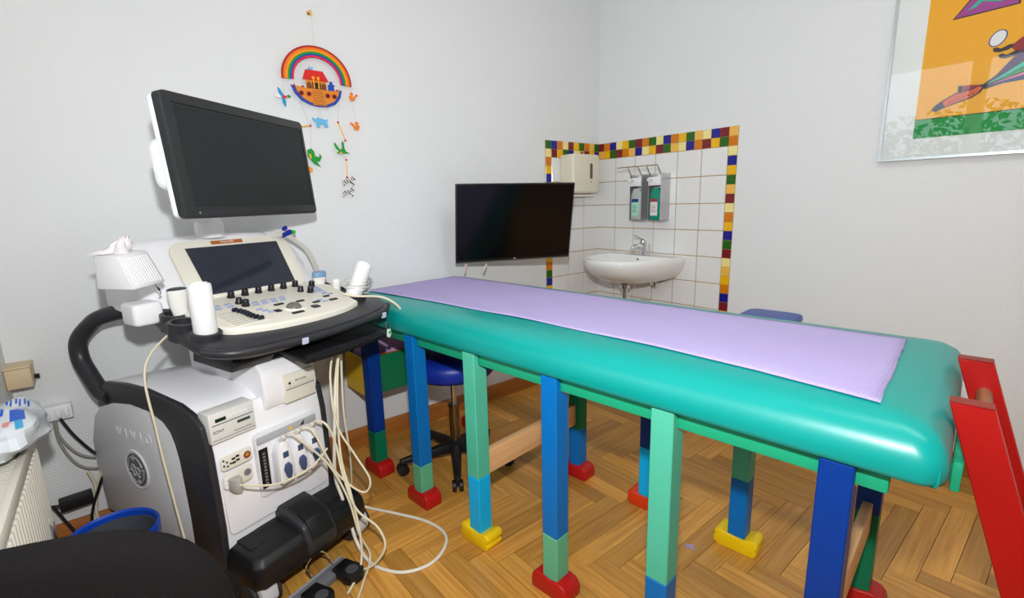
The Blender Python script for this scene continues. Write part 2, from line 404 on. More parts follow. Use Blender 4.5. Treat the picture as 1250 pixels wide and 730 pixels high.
rmp = nt.nodes.new('ShaderNodeMapRange'); rmp.inputs['From Max'].default_value = 0.7; rmp.inputs['To Min'].default_value = 1.06; rmp.inputs['To Max'].default_value = 0.84
hsn = nt.nodes.new('ShaderNodeHueSaturation'); hsn.inputs['Color'].default_value = rgb(182, 170, 217)
nt.links.new(vo_.outputs['Distance'], rmp.inputs['Value']); nt.links.new(rmp.outputs[0], hsn.inputs['Value']); nt.links.new(hsn.outputs[0], nt.nodes['Principled BSDF'].inputs['Base Color'])
pmb_ = MB(); pmb_.v = pv; pmb_.f = pfc
paper = pmb_.build('paper_sheet', pm, None, smooth=180); paper.location = BED; paper.rotation_euler = (0, 0, BA)
tag(paper, 'lilac disposable paper sheet laid along the teal bed', 'paper sheet')
sd = paper.modifiers.new('t', 'SOLIDIFY'); sd.thickness = 0.0008; sd.offset = 1
# red ladder at the foot end
lad = empty('bed_ladder', BED, BA, 'red wooden ladder leaning at the right end of the bed', 'ladder')
lad['category'] = 'ladder'
lred = mat('ladder_red', (172, 14, 12), 0.35, var=0.06); worn = mat('worn_red_wood', (130, 44, 34), 0.5, var=0.15, vscale=30)
def lad_u(z): return 1.822 + (0.803-z)*0.315
for v0 in (0.137, 0.460):
    v1 = v0+0.028
    sb = MB().prism([(lad_u(0.80), 0.80), (lad_u(0.80)+0.060, 0.80), (lad_u(0)+0.062, 0.0), (lad_u(0), 0.0)], lambda x, z: (x, v0, z), lambda x, z: (x, v1, z)).build('side_board', lred, lad, bevel=0.002, seg=1)
    bx('worn_top', lad_u(0.80), lad_u(0.80)+0.060, v0, v1, 0.800, 0.804, worn, sb, bevel=0.001, seg=1)
dow = wood_mat('dowel', (120, 74, 44), (160, 106, 66), 'Y', 0.4, rnd=False)
for z in (0.728, 0.50, 0.26):
    MB().tube([(lad_u(z)+0.030, 0.165, z), (lad_u(z)+0.030, 0.460, z)], 0.014, 14).build('rung', dow, lad)
# box with the paper roll at the head end of the bed
bxr = empty('paper_roll_box', (0.14, -1.66, 0.34), BA*0.5, 'open green and yellow wooden box with paper roll below the bed head', 'box')
bgr = mat('box_green', (10, 118, 76), 0.45); byl = mat('box_yellow', (240, 192, 20), 0.45); bor = mat('box_orange', (220, 96, 24), 0.5)
bx('front_panel', 0.090, 0.100, -0.18, 0.18, 0, 0.175, bgr, bxr, bevel=0.0015, seg=1)
bx('rear_panel', -0.100, -0.090, -0.18, 0.18, 0, 0.175, bgr, bxr, bevel=0.0015, seg=1)
for y in (-0.19, 0.18): bx('end_panel', -0.100, 0.100, y, y+0.010, 0, 0.175, byl, bxr, bevel=0.0015, seg=1)
bx('box_floor', -0.09, 0.09, -0.18, 0.18, 0.004, 0.014, bor, bxr)
bx('lining', 0.085, 0.0895, -0.178, 0.178, 0.014, 0.178, bor, bxr)
MB().tube([(0, -0.165, 0.125), (0, 0.165, 0.125)], 0.075, 28).build('paper_roll', mat('lilac_roll', (196, 164, 214), 0.9), bxr)
sh = MB(); sh.loft([[(x, -0.16, z), (x, 0.16, z), (x+0.002, 0.16, z), (x+0.002, -0.16, z)] for x, z in [(0.045, 0.19), (0.030, 0.24), (-0.01, 0.31), (-0.06, 0.355)]])
sh.build('paper_web', mat('lilac_roll', (196, 164, 214), 0.9), bxr)
# ================================================================== ULTRASOUND MACHINE
UA = math.radians(19); UO = (0.385, -2.344, 0)
us = empty('ultrasound_machine', UO, UA, 'white and charcoal ultrasound machine on wheels with monitor and control console', 'medical machine')
ush = mat('machine_shell', (243, 243, 246), 0.38); usg = mat('machine_side_grey', (228, 229, 233), 0.42)
udk = mat('machine_charcoal', (44, 45, 49), 0.38); ubk = mat('machine_black', (18, 18, 20), 0.42, bump=0.15, bscale=400); ucr = mat('machine_cream', (230, 226, 212), 0.4)
udg = mat('machine_grey', (120, 120, 124), 0.45); chrome = mat('chrome', (225, 225, 228), 0.10, 1.0); dgl = mat('dark_glass', (10, 12, 14), 0.06, spec=0.6)
def YL(X): return -0.265 + 0.06*X
def XR(X): return 0.264 + (X-0.264)*0.83
def YR(X): return 0.135 - (0.264-X)*0.10
OUT = [(0.255, 0.115), (0.264, 0.257), (0.257, 0.49), (0.243, 0.574), (0.200, 0.606), (0.141, 0.626), (-0.037, 0.644), (-0.163, 0.642), (-0.281, 0.630), (-0.352, 0.590), (-0.415, 0.50), (-0.462, 0.40), (-0.470, 0.30), (-0.455, 0.115)]
INN = [(0.105, 0.115), (0.108, 0.257), (0.100, 0.44), (0.090, 0.490), (0.075, 0.525), (0.043, 0.553), (-0.030, 0.573), (-0.137, 0.577), (-0.250, 0.562), (-0.350, 0.530), (-0.405, 0.485), (-0.455, 0.39), (-0.462, 0.30), (-0.447, 0.115)]
body = MB().prism(OUT, lambda x, z: (x, YL(x)+0.012, z), lambda x, z: (XR(x), YR(x)-0.012, z)).build('body', ush, us, bevel=0.010, seg=2)
def band(sel, side):
    mb = MB(); n = len(sel); loops = []
    for i in sel:
        (xo, zo), (xi, zi) = OUT[i], INN[i]
        if side < 0:
            f0 = lambda x, z, d: (x, YL(x)+d, z)
            loops.append([f0(xo, zo, 0.014), f0(xo, zo, -0.006), f0(xi, zi, -0.004), f0(xi, zi, 0.014)])
        else:
            f0 = lambda x, z, d: (XR(x), YR(x)+d, z)
            loops.append([f0(xo, zo, -0.014), f0(xo, zo, 0.006), f0(xi, zi, 0.004), f0(xi, zi, -0.014)])
    return mb.loft(loops)
trim = band(range(0, 10), -1).build('side_trim', udk, us, bevel=0.004, seg=2, smooth=50)
band(range(0, 10), 1).build('side_trim', udk, us, bevel=0.004, seg=2, smooth=50)
# light side panel with badge and embossed name
pnl = MB().prism(INN, lambda x, z: (x-0.002, YL(x)-0.002, z), lambda x, z: (x-0.002, YL(x)+0.013, z)).build('side_panel', usg, us, bevel=0.005, seg=2)
def SM(x, z, off=0.0): return frame((x, YL(x)-0.003-off, z), (1, 0.06, 0), (0, 0, 1))
badge_c = (-0.163, 0.347)
Mb = SM(*badge_c)
MB().lathe([(0.0, 0.0), (0.066, 0.0), (0.070, 0.002), (0.066, 0.005), (0.060, 0.003), (0.0, 0.003)], M=Mb, n=36).build('badge_ring', ush, pnl)
bdg = mat('badge_grey', (104, 104, 108), 0.4, var=0.1, vscale=60)
MB().lathe([(0.0, 0.002), (0.056, 0.002), (0.057, 0.005), (0.0, 0.006)], M=Mb, n=36).build('badge', bdg, pnl)
sw = MB()
for q in range(4):
    a = q*PI/2 + 0.4
    sw.tube([Mb @ Vector((0.046*math.cos(a+t), 0.046*math.sin(a+t), 0.0065)) for t in [0.13*k for k in range(10)]], 0.0022, 5)
    sw.tube([Mb @ Vector((0.043*math.cos(a+1.25)+0.008*math.cos(a+1.1+t), 0.043*math.sin(a+1.25)+0.008*math.sin(a+1.1+t), 0.0065)) for t in [0.4*k for k in range(9)]], 0.002, 5)
for c in (-0.014, 0.013):
    sw.tube([Mb @ Vector((c+0.012*math.cos(t), 0.004+0.013*math.sin(t)-(0.006 if c > 0 else 0), 0.0065)) for t in [0.42*k for k in range(15)]], 0.0026, 5)
    sw.tube([Mb @ Vector((c+0.010-0.012*k/4, -0.018-0.006*math.sin(k), 0.0065)) for k in range(5)], 0.0022, 5)
sw.build('badge_script', mat('badge_script', (214, 214, 216), 0.3, 0.6), pnl)
for k_, c_ in enumerate('VIVID'): text('embossed_letter', c_, 0.050, mat('emboss', (234, 235, 238), 0.4), pnl, SM(-0.247+0.046*k_, 0.459+0.003*k_), 0.0008)
# rear push handle
hp = [(-0.285, YL(-0.285)+0.010, 0.572), (-0.335, YL(-0.335)+0.005, 0.585), (-0.385, YL(-0.385)+0.002, 0.635), (-0.424, YL(-0.42), 0.690), (-0.425, YL(-0.42)+0.004, 0.750), (-0.395, YL(-0.40)+0.030, 0.800), (-0.345, -0.235, 0.832), (-0.28, -0.17, 0.850), (-0.20, -0.08, 0.855), (-0.16, 0.0, 0.850)]
hpp = crom(hp, 6)
MB().tube(hpp, 0.026, 14, flat=None).build('push_handle', udk, us, smooth=60)
# front fascia
FX = 0.264
fpan = MB().prism(rrect(YL(FX)+0.018, 0.108, 0.225, 0.600, 0.02), lambda y, z: (FX-0.012 - max(0, z-0.5)*0.25, y, z), lambda y, z: (FX+0.006 - max(0, z-0.5)*0.25, y, z)).build('front_panel', ush, us, bevel=0.004, seg=2)
FF = FX+0.006
def FM(y, z, off=0.0, tilt=0.0): return frame((FF+off-max(0, z-0.5)*0.25, y, z), (0, 1, 0), (-tilt, 0, 1))
# printer unit
prn = empty('printer_unit'); prn.parent = us
bx('printer_body', FF-0.06, FF-0.004, -0.243, -0.112, 0.522, 0.612, mat('printer_white', (224, 223, 218), 0.4), prn, bevel=0.003)
px_ = FF-0.004
bx('display', px_, px_+0.0012, -0.226, -0.196, 0.584, 0.594, mat('lcd_green', (18, 46, 34), 0.2), prn)
bx('slot', px_, px_+0.0008, -0.236, -0.118, 0.575, 0.578, udg, prn)
bx('lock', px_, px_+0.0015, -0.166, -0.128, 0.560, 0.568, mat('lock_dark', (60, 70, 72), 0.4), prn)
bx('paper_door_line', px_, px_+0.0008, -0.239, -0.116, 0.531, 0.5325, udg, prn)
for y in (-0.185, -0.170, -0.152, -0.138): 
    MB().tube([(px_, y, 0.590), (px_+0.003, y, 0.590)], 0.005, 12).build('button', white, prn)
ink = mat('print_black', (26, 26, 28), 0.5)
text('lettering', 'SONY', 0.012, ink, prn, frame((px_+0.0006, -0.236, 0.556), (0, 1, 0), (0, 0, 1)), 0.0003, 'LEFT')
text('lettering', 'DIGITAL GRAPHIC PRINTER', 0.0042, ink, prn, frame((px_+0.0006, -0.178, 0.540), (0, 1, 0), (0, 0, 1)), 0.0002, 'LEFT')
# upper housing below the console with disc drive
uh = MB().prism([(-0.10, 0.62), (0.255, 0.555), (0.268, 0.60), (0.262, 0.680), (0.235, 0.705), (-0.10, 0.715)], lambda x, z: (x, -0.075, z), lambda x, z: (x, 0.112, z)).build('upper_housing', ush, us, bevel=0.010, seg=3)
bx('drive_bay', 0.20, 0.272, -0.012, 0.100, 0.560, 0.655, ucr, uh, bevel=0.003)
bx('disc_tray', 0.272, 0.276, -0.006, 0.094, 0.612, 0.636, ucr, uh, bevel=0.0015)
bx('tray_slot', 0.272, 0.2745, -0.006, 0.094, 0.604, 0.606, udg, uh)
MB().tube([(0.276, 0.004, 0.626), (0.279, 0.004, 0.626)], 0.004, 10).build('eject_button', udk, uh)
text('lettering', 'RW DVD', 0.010, ink, uh, frame((0.2765, 0.045, 0.628), (0, 1, 0), (0, 0, 1)), 0.0003)
# connector bay
bay = MB().prism(rrect(-0.128, 0.086, 0.292, 0.500, 0.012), lambda y, z: (FF-0.03, y, z), lambda y, z: (FF+0.004, y, z)).build('connector_bay', usg, us, bevel=0.003)
bx('bay_lip', FF+0.003, FF+0.010, -0.124, 0.082, 0.470, 0.492, mat('lip_grey', (176, 176, 180), 0.45), bay, bevel=0.002)
MB().prism([(-0.020, 0.475), (-0.004, 0.475), (-0.012, 0.489)], lambda y, z: (FF+0.0101, y, z), lambda y, z: (FF+0.0108, y, z)).build('warning_mark', mat('warn_yellow', (236, 190, 20), 0.5), bay)
MB().prism([(0.020, 0.475), (0.034, 0.475), (0.038, 0.489), (0.028, 0.483)], lambda y, z: (FF+0.0101, y, z), lambda y, z: (FF+0.0108, y, z)).build('arrow_mark', ink, bay)
bx('empty_port', FF+0.002, FF+0.006, -0.122, -0.094, 0.322, 0.452, mat('port_black', (12, 12, 14), 0.4), bay)
for k in range(10): bx('port_contact', FF+0.006, FF+0.008, -0.112, -0.104, 0.334+0.011*k, 0.340+0.011*k, udg, bay)
latch = mat('latch_blue', (64, 80, 118), 0.45)
cable = mat('cable_cream', (224, 214, 186), 0.45)
conn_tops = []
for k, y in enumerate((-0.058, -0.006, 0.046)):
    cn = empty('transducer_connector'); cn.parent = us
    shp = [(-0.022, 0.0), (0.020, 0.0), (0.024, 0.01), (0.022, 0.10), (0.016, 0.128), (0.007, 0.140), (-0.007, 0.140), (-0.018, 0.128), (-0.026, 0.10), (-0.026, 0.01)]
    z0 = 0.322
    MB().prism(shp, lambda a, z: (FF+0.002, y+a, z0+z), lambda a, z: (FF+0.040, y+a*0.9, z0+z)).build('connector_body', ush, cn, bevel=0.005, seg=2)
    MB().prism([(-0.006, 0.02), (0.006, 0.018), (0.013, 0.034), (0.014, 0.056), (0.006, 0.070), (-0.008, 0.066), (-0.013, 0.048)], lambda a, z: (FF+0.039, y+a, z0+z), lambda a, z: (FF+0.052, y+a*0.8, z0+z)).build('locking_lever', latch, cn, bevel=0.003)
    bx('label_plate', FF+0.039, FF+0.041, y-0.009, y+0.010, z0+0.086, z0+0.106, latch, cn, bevel=0.002)
    conn_tops.append((FF+0.030, y, z0+0.138))
    MB().lathe([(0.007, 0.0), (0.009, 0.004), (0.0075, 0.018), (0.006, 0.030)], M=frame((FF+0.024, y, z0+0.134), (0, 1, 0), (-0.75, 0, 0.6)).to_3x3().to_4x4(), c=(FF+0.024, y, z0+0.134), n=12).build('strain_relief', ucr, cn)
# ECG / signal panel on the left
io = MB().prism(rrect(-0.232, -0.140, 0.435, 0.480, 0.012), lambda y, z: (FF, y, z), lambda y, z: (FF+0.004, y, z)).build('signal_panel', ucr, us, bevel=0.0015)
io2 = MB().prism(rrect(-0.232, -0.145, 0.375, 0.425, 0.014), lambda y, z: (FF, y, z), lambda y, z: (FF+0.004, y, z)).build('signal_panel', ucr, us, bevel=0.0015)
for y, z in ((-0.224, 0.468), (-0.215, 0.460), (-0.224, 0.452), (-0.214, 0.447), (-0.205, 0.452)): MB().tube([(FF+0.004, y, z), (FF+0.0055, y, z)], 0.003, 8).build('socket', udk, io)
for y, z in ((-0.196, 0.463), (-0.196, 0.451), (-0.184, 0.466), (-0.184, 0.454)): bx('port', FF+0.004, FF+0.0055, y-0.005, y+0.005, z-0.003, z+0.003, udk, io)
MB().lathe([(0.0, 0), (0.011, 0), (0.011, 0.003), (0.006, 0.003), (0.006, 0.001), (0, 0.001)], M=FM(-0.157, 0.458, 0.004), n=20).build('ecg_socket', chrome, io)
MB().lathe([(0.0, 0), (0.005, 0), (0.005, 0.0035), (0, 0.0035)], M=FM(-0.157, 0.458, 0.004), n=14).build('socket_core', mat('socket_orange', (214, 140, 30), 0.4), io)
MB().lathe([(0.0, 0), (0.010, 0), (0.010, 0.003), (0.0, 0.003)], M=FM(-0.162, 0.403, 0.004), n=20).build('round_port', udg, io2)
for z in (0.385, 0.398, 0.411): bx('port', FF+0.004, FF+0.0055, -0.228, -0.216, z-0.004, z+0.004, ush, io2)
# lower black footrest with centre brake pedal and wheels
fo = [(0.10, -0.252), (0.385, -0.246), (0.405, -0.225), (0.412, -0.05), (0.408, 0.10), (0.385, 0.165), (0.30, 0.195), (0.10, 0.190)]
ft = MB(); 
def fsec(s, z, k=0): return [(0.10 + (x-0.10)*s, -0.03 + (y+0.03)*(s+0.02*k), z) for x, y in fo]
ft.loft([fsec(0.93, 0.085), fsec(0.99, 0.100), fsec(1.0, 0.125), fsec(0.985, 0.165), fsec(0.93, 0.186), fsec(0.80, 0.196), fsec(0.3, 0.205)])
foot = ft.build('footrest', ubk, us, bevel=0.006, seg=2, smooth=50)
bx('mat_recess', 0.13, 0.335, -0.215, -0.105, 0.192, 0.199, mat('rubber_mat', (26, 26, 28), 0.7, bump=0.4, bscale=200), foot, bevel=0.004)
bx('mat_recess', 0.13, 0.335, 0.035, 0.160, 0.192, 0.199, mat('rubber_mat', (26, 26, 28), 0.7), foot, bevel=0.004)
hump = MB().prism([(0.14, 0.18), (0.415, 0.110), (0.420, 0.150), (0.395, 0.205), (0.335, 0.232), (0.275, 0.236), (0.225, 0.262), (0.175, 0.262), (0.14, 0.24)], lambda x, z: (x, -0.088, z), lambda x, z: (x, 0.022, z)).build('brake_housing', udk, us, bevel=0.012, seg=3)
MB().prism([(0.30, 0.232), (0.385, 0.212), (0.418, 0.165), (0.424, 0.166), (0.392, 0.220), (0.302, 0.241)], lambda x, z: (x, -0.070, z), lambda x, z: (x, 0.006, z)).build('brake_pedal', ubk, hump, bevel=0.003)
wheel_m = mat('caster_tyre', (46, 46, 48), 0.6); wheel_c = mat('caster_grey', (206, 206, 210), 0.45)
for wx, wy in ((0.335, -0.205), (0.320, 0.155), (-0.34, -0.23), (-0.24, 0.06)):
    cs = empty('caster'); cs.parent = us
    fk = MB().prism([(-0.060, 0.045), (-0.035, 0.090), (0.02, 0.115), (0.055, 0.085), (0.060, 0.045), (0.035, 0.012), (-0.030, 0.012)], lambda x, z: (wx+x, wy-0.026, z), lambda x, z: (wx+x, wy+0.026, z)).build('caster_cover', wheel_c if wx > 0 else ubk, cs, bevel=0.010, seg=2)
    for s in (-1, 1):
        MB().tube([(wx, wy+s*0.027, 0.050), (wx, wy+s*0.040, 0.050)], 0.050, 24).build('wheel', wheel_m, cs, bevel=0.004)
# column carrying the console
MB().prism(rrect(-0.16, 0.10, -0.085, 0.105, 0.03), lambda x, y: (x, y, 0.62), lambda x, y: (x, y, 0.80)).build('column', ush, us, bevel=0.006)
MB().prism([(0.02, 0.705), (0.235, 0.700), (0.262, 0.730), (0.25, 0.752), (0.20, 0.738), (0.04, 0.770)], lambda x, z: (x, -0.150, z), lambda x, z: (x, -0.020, z)).build('swing_bracket', ubk, us, bevel=0.008, seg=2)
# ---------------- console (tilted tray), built in its own tilted frame
TL = math.atan(0.16)
con = empty('console'); con.parent = us; con.location = (0.30, 0.10, 0.800); con.rotation_euler = (0, TL, 0)
# console local: x forward (0 at front), y to the viewer's right, z up
tray_o = [(-0.50, -0.275), (-0.40, -0.305), (-0.20, -0.330), (-0.06, -0.335), (0.000, -0.315), (0.045, -0.255), (0.058, -0.16), (0.064, -0.02), (0.056, 0.12), (0.036, 0.23), (0.008, 0.300), (-0.035, 0.345), (-0.10, 0.362), (-0.20, 0.350), (-0.36, 0.320), (-0.50, 0.285)]
TO = [(p.x, p.y) for p in crom([(x, y, 0) for x, y in tray_o], 3, True)]
tr = MB()
def tsec(s, z): return [(-0.22+(x+0.22)*s, 0.02+(y-0.02)*s, z) for x, y in TO]
tr.loft([tsec(0.90, -0.042), tsec(0.965, -0.034), tsec(0.99, -0.020), tsec(0.99, -0.006), tsec(0.985, 0.004), tsec(0.955, 0.008)])
tray = tr.build('console_tray', udk, con, smooth=50)
# front hand rail of the console
MB().tube(crom([(-0.030, -0.330, -0.010), (0.018, -0.300, -0.010), (0.046, -0.23, -0.012), (0.056, -0.10, -0.014), (0.056, 0.04, -0.014), (0.046, 0.17, -0.012), (0.030, 0.270, -0.010), (-0.015, 0.335, -0.006)], 5), 0.014, 12).build('front_rail', udk, con, smooth=60)
for y in (-0.085, 0.262):
    xx = 0.068 if y < 0 else 0.044
    MB().prism(rrect(-0.011, 0.011, -0.010, 0.010, 0.003), lambda a, b: (xx, y+a, -0.014+b), lambda a, b: (xx+0.005, y+a-0.001, -0.014+b)).build('rail_button', mat('button_lilac', (196, 200, 226), 0.3), con, bevel=0.001)
# cream control panel
cp = [(-0.345, -0.225), (-0.13, -0.255), (-0.065, -0.245), (-0.035, -0.19), (-0.012, -0.10), (-0.004, 0.02), (-0.014, 0.13), (-0.040, 0.205), (-0.075, 0.225), (-0.345, 0.255)]
cpo = [(p.x, p.y) for p in crom([(x, y, 0) for x, y in cp], 3, True)]
def csec(s, z): return [(-0.18+(x+0.18)*s, (y)*s, z) for x, y in cpo]
cpn = MB().loft([csec(1.0, 0.002), csec(1.0, 0.022), csec(0.985, 0.027), csec(0.96, 0.028)]).build('control_panel', ucr, con, smooth=50)
PZ = 0.028
kn = mat('knob_black', (20, 20, 24), 0.35); keyb = mat('key_blue', (150, 166, 206), 0.4)
def knob(x, y, r=0.011, h=0.020):
    MB().lathe([(r*1.15, 0), (r*1.15, 0.004), (r, 0.006), (r*0.92, h), (r*0.8, h+0.002), (0, h+0.002)], c=(x, y, PZ), n=16).build('knob', kn, cpn)
for i in range(6): knob(-0.322, -0.085+0.049*i)
knob(-0.285, 0.205); knob(-0.250, -0.100, 0.010, 0.018); knob(-0.215, -0.098, 0.011, 0.020); knob(-0.255, 0.135, 0.010, 0.018); knob(-0.225, 0.155, 0.011, 0.020)
def key(x, y, m_=keyb, sx=0.010, sy=0.020):
    bx('key', x-sx/2, x+sx/2, y-sy/2, y+sy/2, PZ, PZ+0.004, m_, cpn, bevel=0.0015, seg=1)
for r in range(2):
    for c in range(4): key(-0.225+0.024*r, -0.060+0.032*c-0.010*r)
for x, y in ((-0.255, -0.135), (-0.228, -0.140), (-0.255, -0.170), (-0.228, -0.178)): key(x, y)
for x in (-0.155, -0.134, -0.113): key(x, -0.088+(x+0.155)*0.3)
for r in range(3):
    for c in range(2): key(-0.260+0.022*r, 0.180+0.026*c-0.006*r)
for x, y in ((-0.125, 0.115), (-0.105, 0.125), (-0.185, 0.185), (-0.165, 0.195)): key(x, y)
for x, y in ((-0.262, -0.205),): key(x, y, kn)
for x, y, sx, sy in ((-0.165, -0.014, 0.012, 0.034), (-0.155, 0.061, 0.012, 0.030), (-0.060, -0.016, 0.014, 0.042), (-0.110, -0.054, 0.022, 0.020), (-0.077, 0.064, 0.024, 0.026), (-0.115, 0.096, 0.012, 0.028), (-0.150, 0.165, 0.012, 0.024), (-0.105, 0.160, 0.014, 0.032)): key(x, y, kn, sx, sy)
MB().lathe([(0.036, 0), (0.036, 0.003), (0.030, 0.005), (0.027, 0.002), (0, 0.002)], c=(-0.110, 0.004, PZ), n=28).build('trackball_ring', mat('ring_light', (240, 238, 226), 0.3), cpn)
MB().lathe([(0.025, 0), (0.023, 0.007), (0.017, 0.013), (0.008, 0.017), (0, 0.018)], c=(-0.110, 0.004, PZ+0.001), n=24).build('trackball', mat('ball_grey', (110, 106, 100), 0.25), cpn)
bx('slider_plate', -0.185, -0.055, -0.225, -0.115, PZ, PZ+0.0015, mat('plate_light', (240, 236, 220), 0.4), cpn, bevel=0.0007, seg=1)
for k in range(8):
    x = -0.178+0.0155*k; y = -0.155+0.004*math.sin(k*0.9)+0.0025*k
    bx('slider_groove', x-0.001, x+0.001, -0.218, -0.122, PZ+0.0015, PZ+0.002, udg, cpn)
    bx('slider', x-0.005, x+0.005, y-0.009, y+0.009, PZ+0.002, PZ+0.014, mat('slider_navy', (20, 26, 44), 0.35), cpn, bevel=0.002, seg=1)
# probe holders at both sides
for x, yy in ((-0.360, -0.262), (-0.283, -0.278), (-0.200, -0.296), (-0.085, -0.290), (-0.305, 0.262), (-0.215, 0.270), (-0.115, 0.270)):
    MB().lathe([(0.034, -0.045), (0.039, -0.040), (0.040, 0.010), (0.036, 0.013), (0.029, 0.012), (0.026, -0.020), (0.0, -0.022)], c=(x, yy, 0.012), n=22).build('probe_holder', udk, con)
MB().prism(rrect(-0.085, 0.005, -0.275, -0.195, 0.015), lambda x, y: (x, y, 0.842), lambda x, y: (x, y, 0.908)).build('side_holder_box', ush, us, bevel=0.010, seg=3)
# pull-out keyboard under the front edge
kb = MB().prism([(-0.10, -0.115), (0.100, -0.105), (0.108, 0.02), (0.096, 0.225), (0.075, 0.250), (-0.10, 0.25)], lambda x, y: (x, y, -0.078), lambda x, y: (x, y, -0.062)).build('keyboard_drawer', ubk, con, bevel=0.003)
for c in range(22): bx('keyboard_key', 0.078, 0.090, -0.095+0.0145*c, -0.083+0.0145*c, -0.062, -0.058, mat('kb_key', (40, 40, 46), 0.4), kb)
# ---------------- touch screen housing
sh_ = MB()
def shl(X, y0, y1, z0, z1, r): return [(X, y, z) for y, z in rrect(y0, y1, z0, z1, r, 5)]
prf = [(-0.215, 1.075), (-0.30, 1.05), (-0.345, 0.98), (-0.345, 0.86), (0.00, 0.845), (0.015, 0.868)]
hous = []
for y, dz in ((-0.215, -0.075), (-0.205, -0.035), (-0.175, -0.008), (-0.12, 0.0), (0.10, 0.010), (0.26, 0.0), (0.33, -0.012), (0.375, -0.045), (0.395, -0.085)):
    L = []
    for X, z in [(-0.030, 0.858), (-0.064, 0.884), (-0.170, 1.036), (-0.188, 1.064), (-0.215, 1.080), (-0.255, 1.076), (-0.300, 1.035), (-0.325, 0.97), (-0.325, 0.865), (-0.15, 0.845), (-0.035, 0.846)]:
        k = max(0.0, min(1.0, (z-0.86)/0.2)); L.append((X + (0.02 if dz < -0.05 else 0)*(-1), y, z + dz*k))
    hous.append(L)
housing = MB().loft(hous).build('touch_housing', ush, us, smooth=60)
# screen plane: bottom centre (-0.050,0.125,0.885) up to (-0.160,..,1.035)
tb = Vector((-0.050, 0.122, 0.888)); tt = Vector((-0.155, 0.118, 1.040))
tu = (tt-tb); th_ = tu.length; TM = frame(tb, (0, 1, 0), tu)
MB().prism(rrect(-0.215, 0.215, -0.018, th_+0.030, 0.045, 6), lambda x, y: TM @ Vector((x, y, -0.004)), lambda x, y: TM @ Vector((x, y, 0.010))).build('touch_bezel', ucr, us, bevel=0.004, seg=2)
MB().prism([(-0.160, 0.0), (0.160, 0.0), (0.168, th_), (-0.166, th_)], lambda x, y: TM @ Vector((x, y, 0.009)), lambda x, y: TM @ Vector((x, y, 0.0115))).build('touch_screen', mat('touch_glass', (44, 48, 60), 0.10, var=0.25, vscale=9), us)
MB().prism(rrect(-0.075, 0.038, th_+0.008, th_+0.022, 0.003), lambda x, y: TM @ Vector((x, y, 0.010)), lambda x, y: TM @ Vector((x, y, 0.0115))).build('name_plate', mat('plate_orange', (176, 96, 36), 0.4), us)
text('lettering', 'Vivid E95', 0.013, mat('print_white', (236, 230, 220), 0.5), us, TM @ Matrix.Translation((-0.018, th_+0.015, 0.0118)), 0.0003)
# ---------------- monitor on its arm
Rm = Matrix.Rotation(-UA, 4, 'Z')
mon_w = Vector((0.453, -2.231, 1.319)) - Vector(UO)
mc = Rm @ mon_w
my = math.radians(38.05)-UA; mt_ = math.radians(5)
n_ = Vector((math.cos(mt_)*math.cos(my), math.cos(mt_)*math.sin(my), math.sin(mt_))); l_ = Vector((-math.sin(my), math.cos(my), 0)); u_ = n_.cross(l_)
MM = frame(mc, l_, u_)
mw, mh = 0.590/2, 0.335/2
mon = empty('monitor'); mon.parent = us
MB().prism(rrect(-mw, mw, -mh, mh, 0.016), lambda x, y: MM @ Vector((x, y, -0.030)), lambda x, y: MM @ Vector((x, y, 0.0))).build('bezel', mat('monitor_bezel', (38, 40, 42), 0.4), mon, bevel=0.003)
MB().prism(rrect(-mw+0.004, mw-0.004, -mh+0.003, mh-0.003, 0.016), lambda x, y: MM @ Vector((x, y, -0.052)), lambda x, y: MM @ Vector((x, y, -0.030))).build('back_cover', ush, mon, bevel=0.006)
MB().prism(rrect(-mw+0.034, mw-0.022, -mh+0.030, mh-0.034, 0.002), lambda x, y: MM @ Vector((x, y, -0.0005)), lambda x, y: MM @ Vector((x, y, 0.0008))).build('screen', mat('monitor_screen', (34, 38, 40), 0.30, var=0.06, vscale=4, spec=0.3), mon)
rim = MB(); a_, b_, c_, d_ = -mw+0.030, mw-0.018, -mh+0.027, mh-0.030
for x0, x1, y0, y1 in ((a_, b_, d_, d_+0.003), (b_, b_+0.003, c_, d_+0.003)): rim.prism([(x0, y0), (x1, y0), (x1, y1), (x0, y1)], lambda x, y: MM @ Vector((x, y, -0.001)), lambda x, y: MM @ Vector((x, y, 0.0011)))
rim.build('screen_gap', mat('gap_black', (6, 6, 7), 0.6), mon)
MB().lathe([(0, 0), (0.0035, 0), (0.0025, 0.001), (0, 0.001)], M=MM @ Matrix.Translation((-mw+0.045, -mh+0.014, 0)), n=10).build('power_light', mat('led_grey', (120, 122, 124), 0.3), mon)
nb = Vector((-0.205, 0.075, 1.075))
MB().lathe([(0.046, 0.0), (0.046, 0.050), (0.040, 0.062), (0.034, 0.085), (0, 0.087)], c=nb, n=26).build('neck', ush, mon)
back = MM @ Vector((-0.16, -0.06, -0.055)); back2 = MM @ Vector((-0.26, 0.02, -0.058))
MB().tube(crom([nb+Vector((0, 0, 0.07)), (nb+back)/2+Vector((-0.04, -0.06, 0.02)), back, back2], 6), 0.026, 12).build('arm', ush, mon, smooth=60)
MB().prism(rrect(-0.29, -0.10, -0.085, 0.055, 0.03), lambda x, y: MM @ Vector((x, y, -0.085)), lambda x, y: MM @ Vector((x, y, -0.050))).build('arm_mount', ush, mon, bevel=0.008)

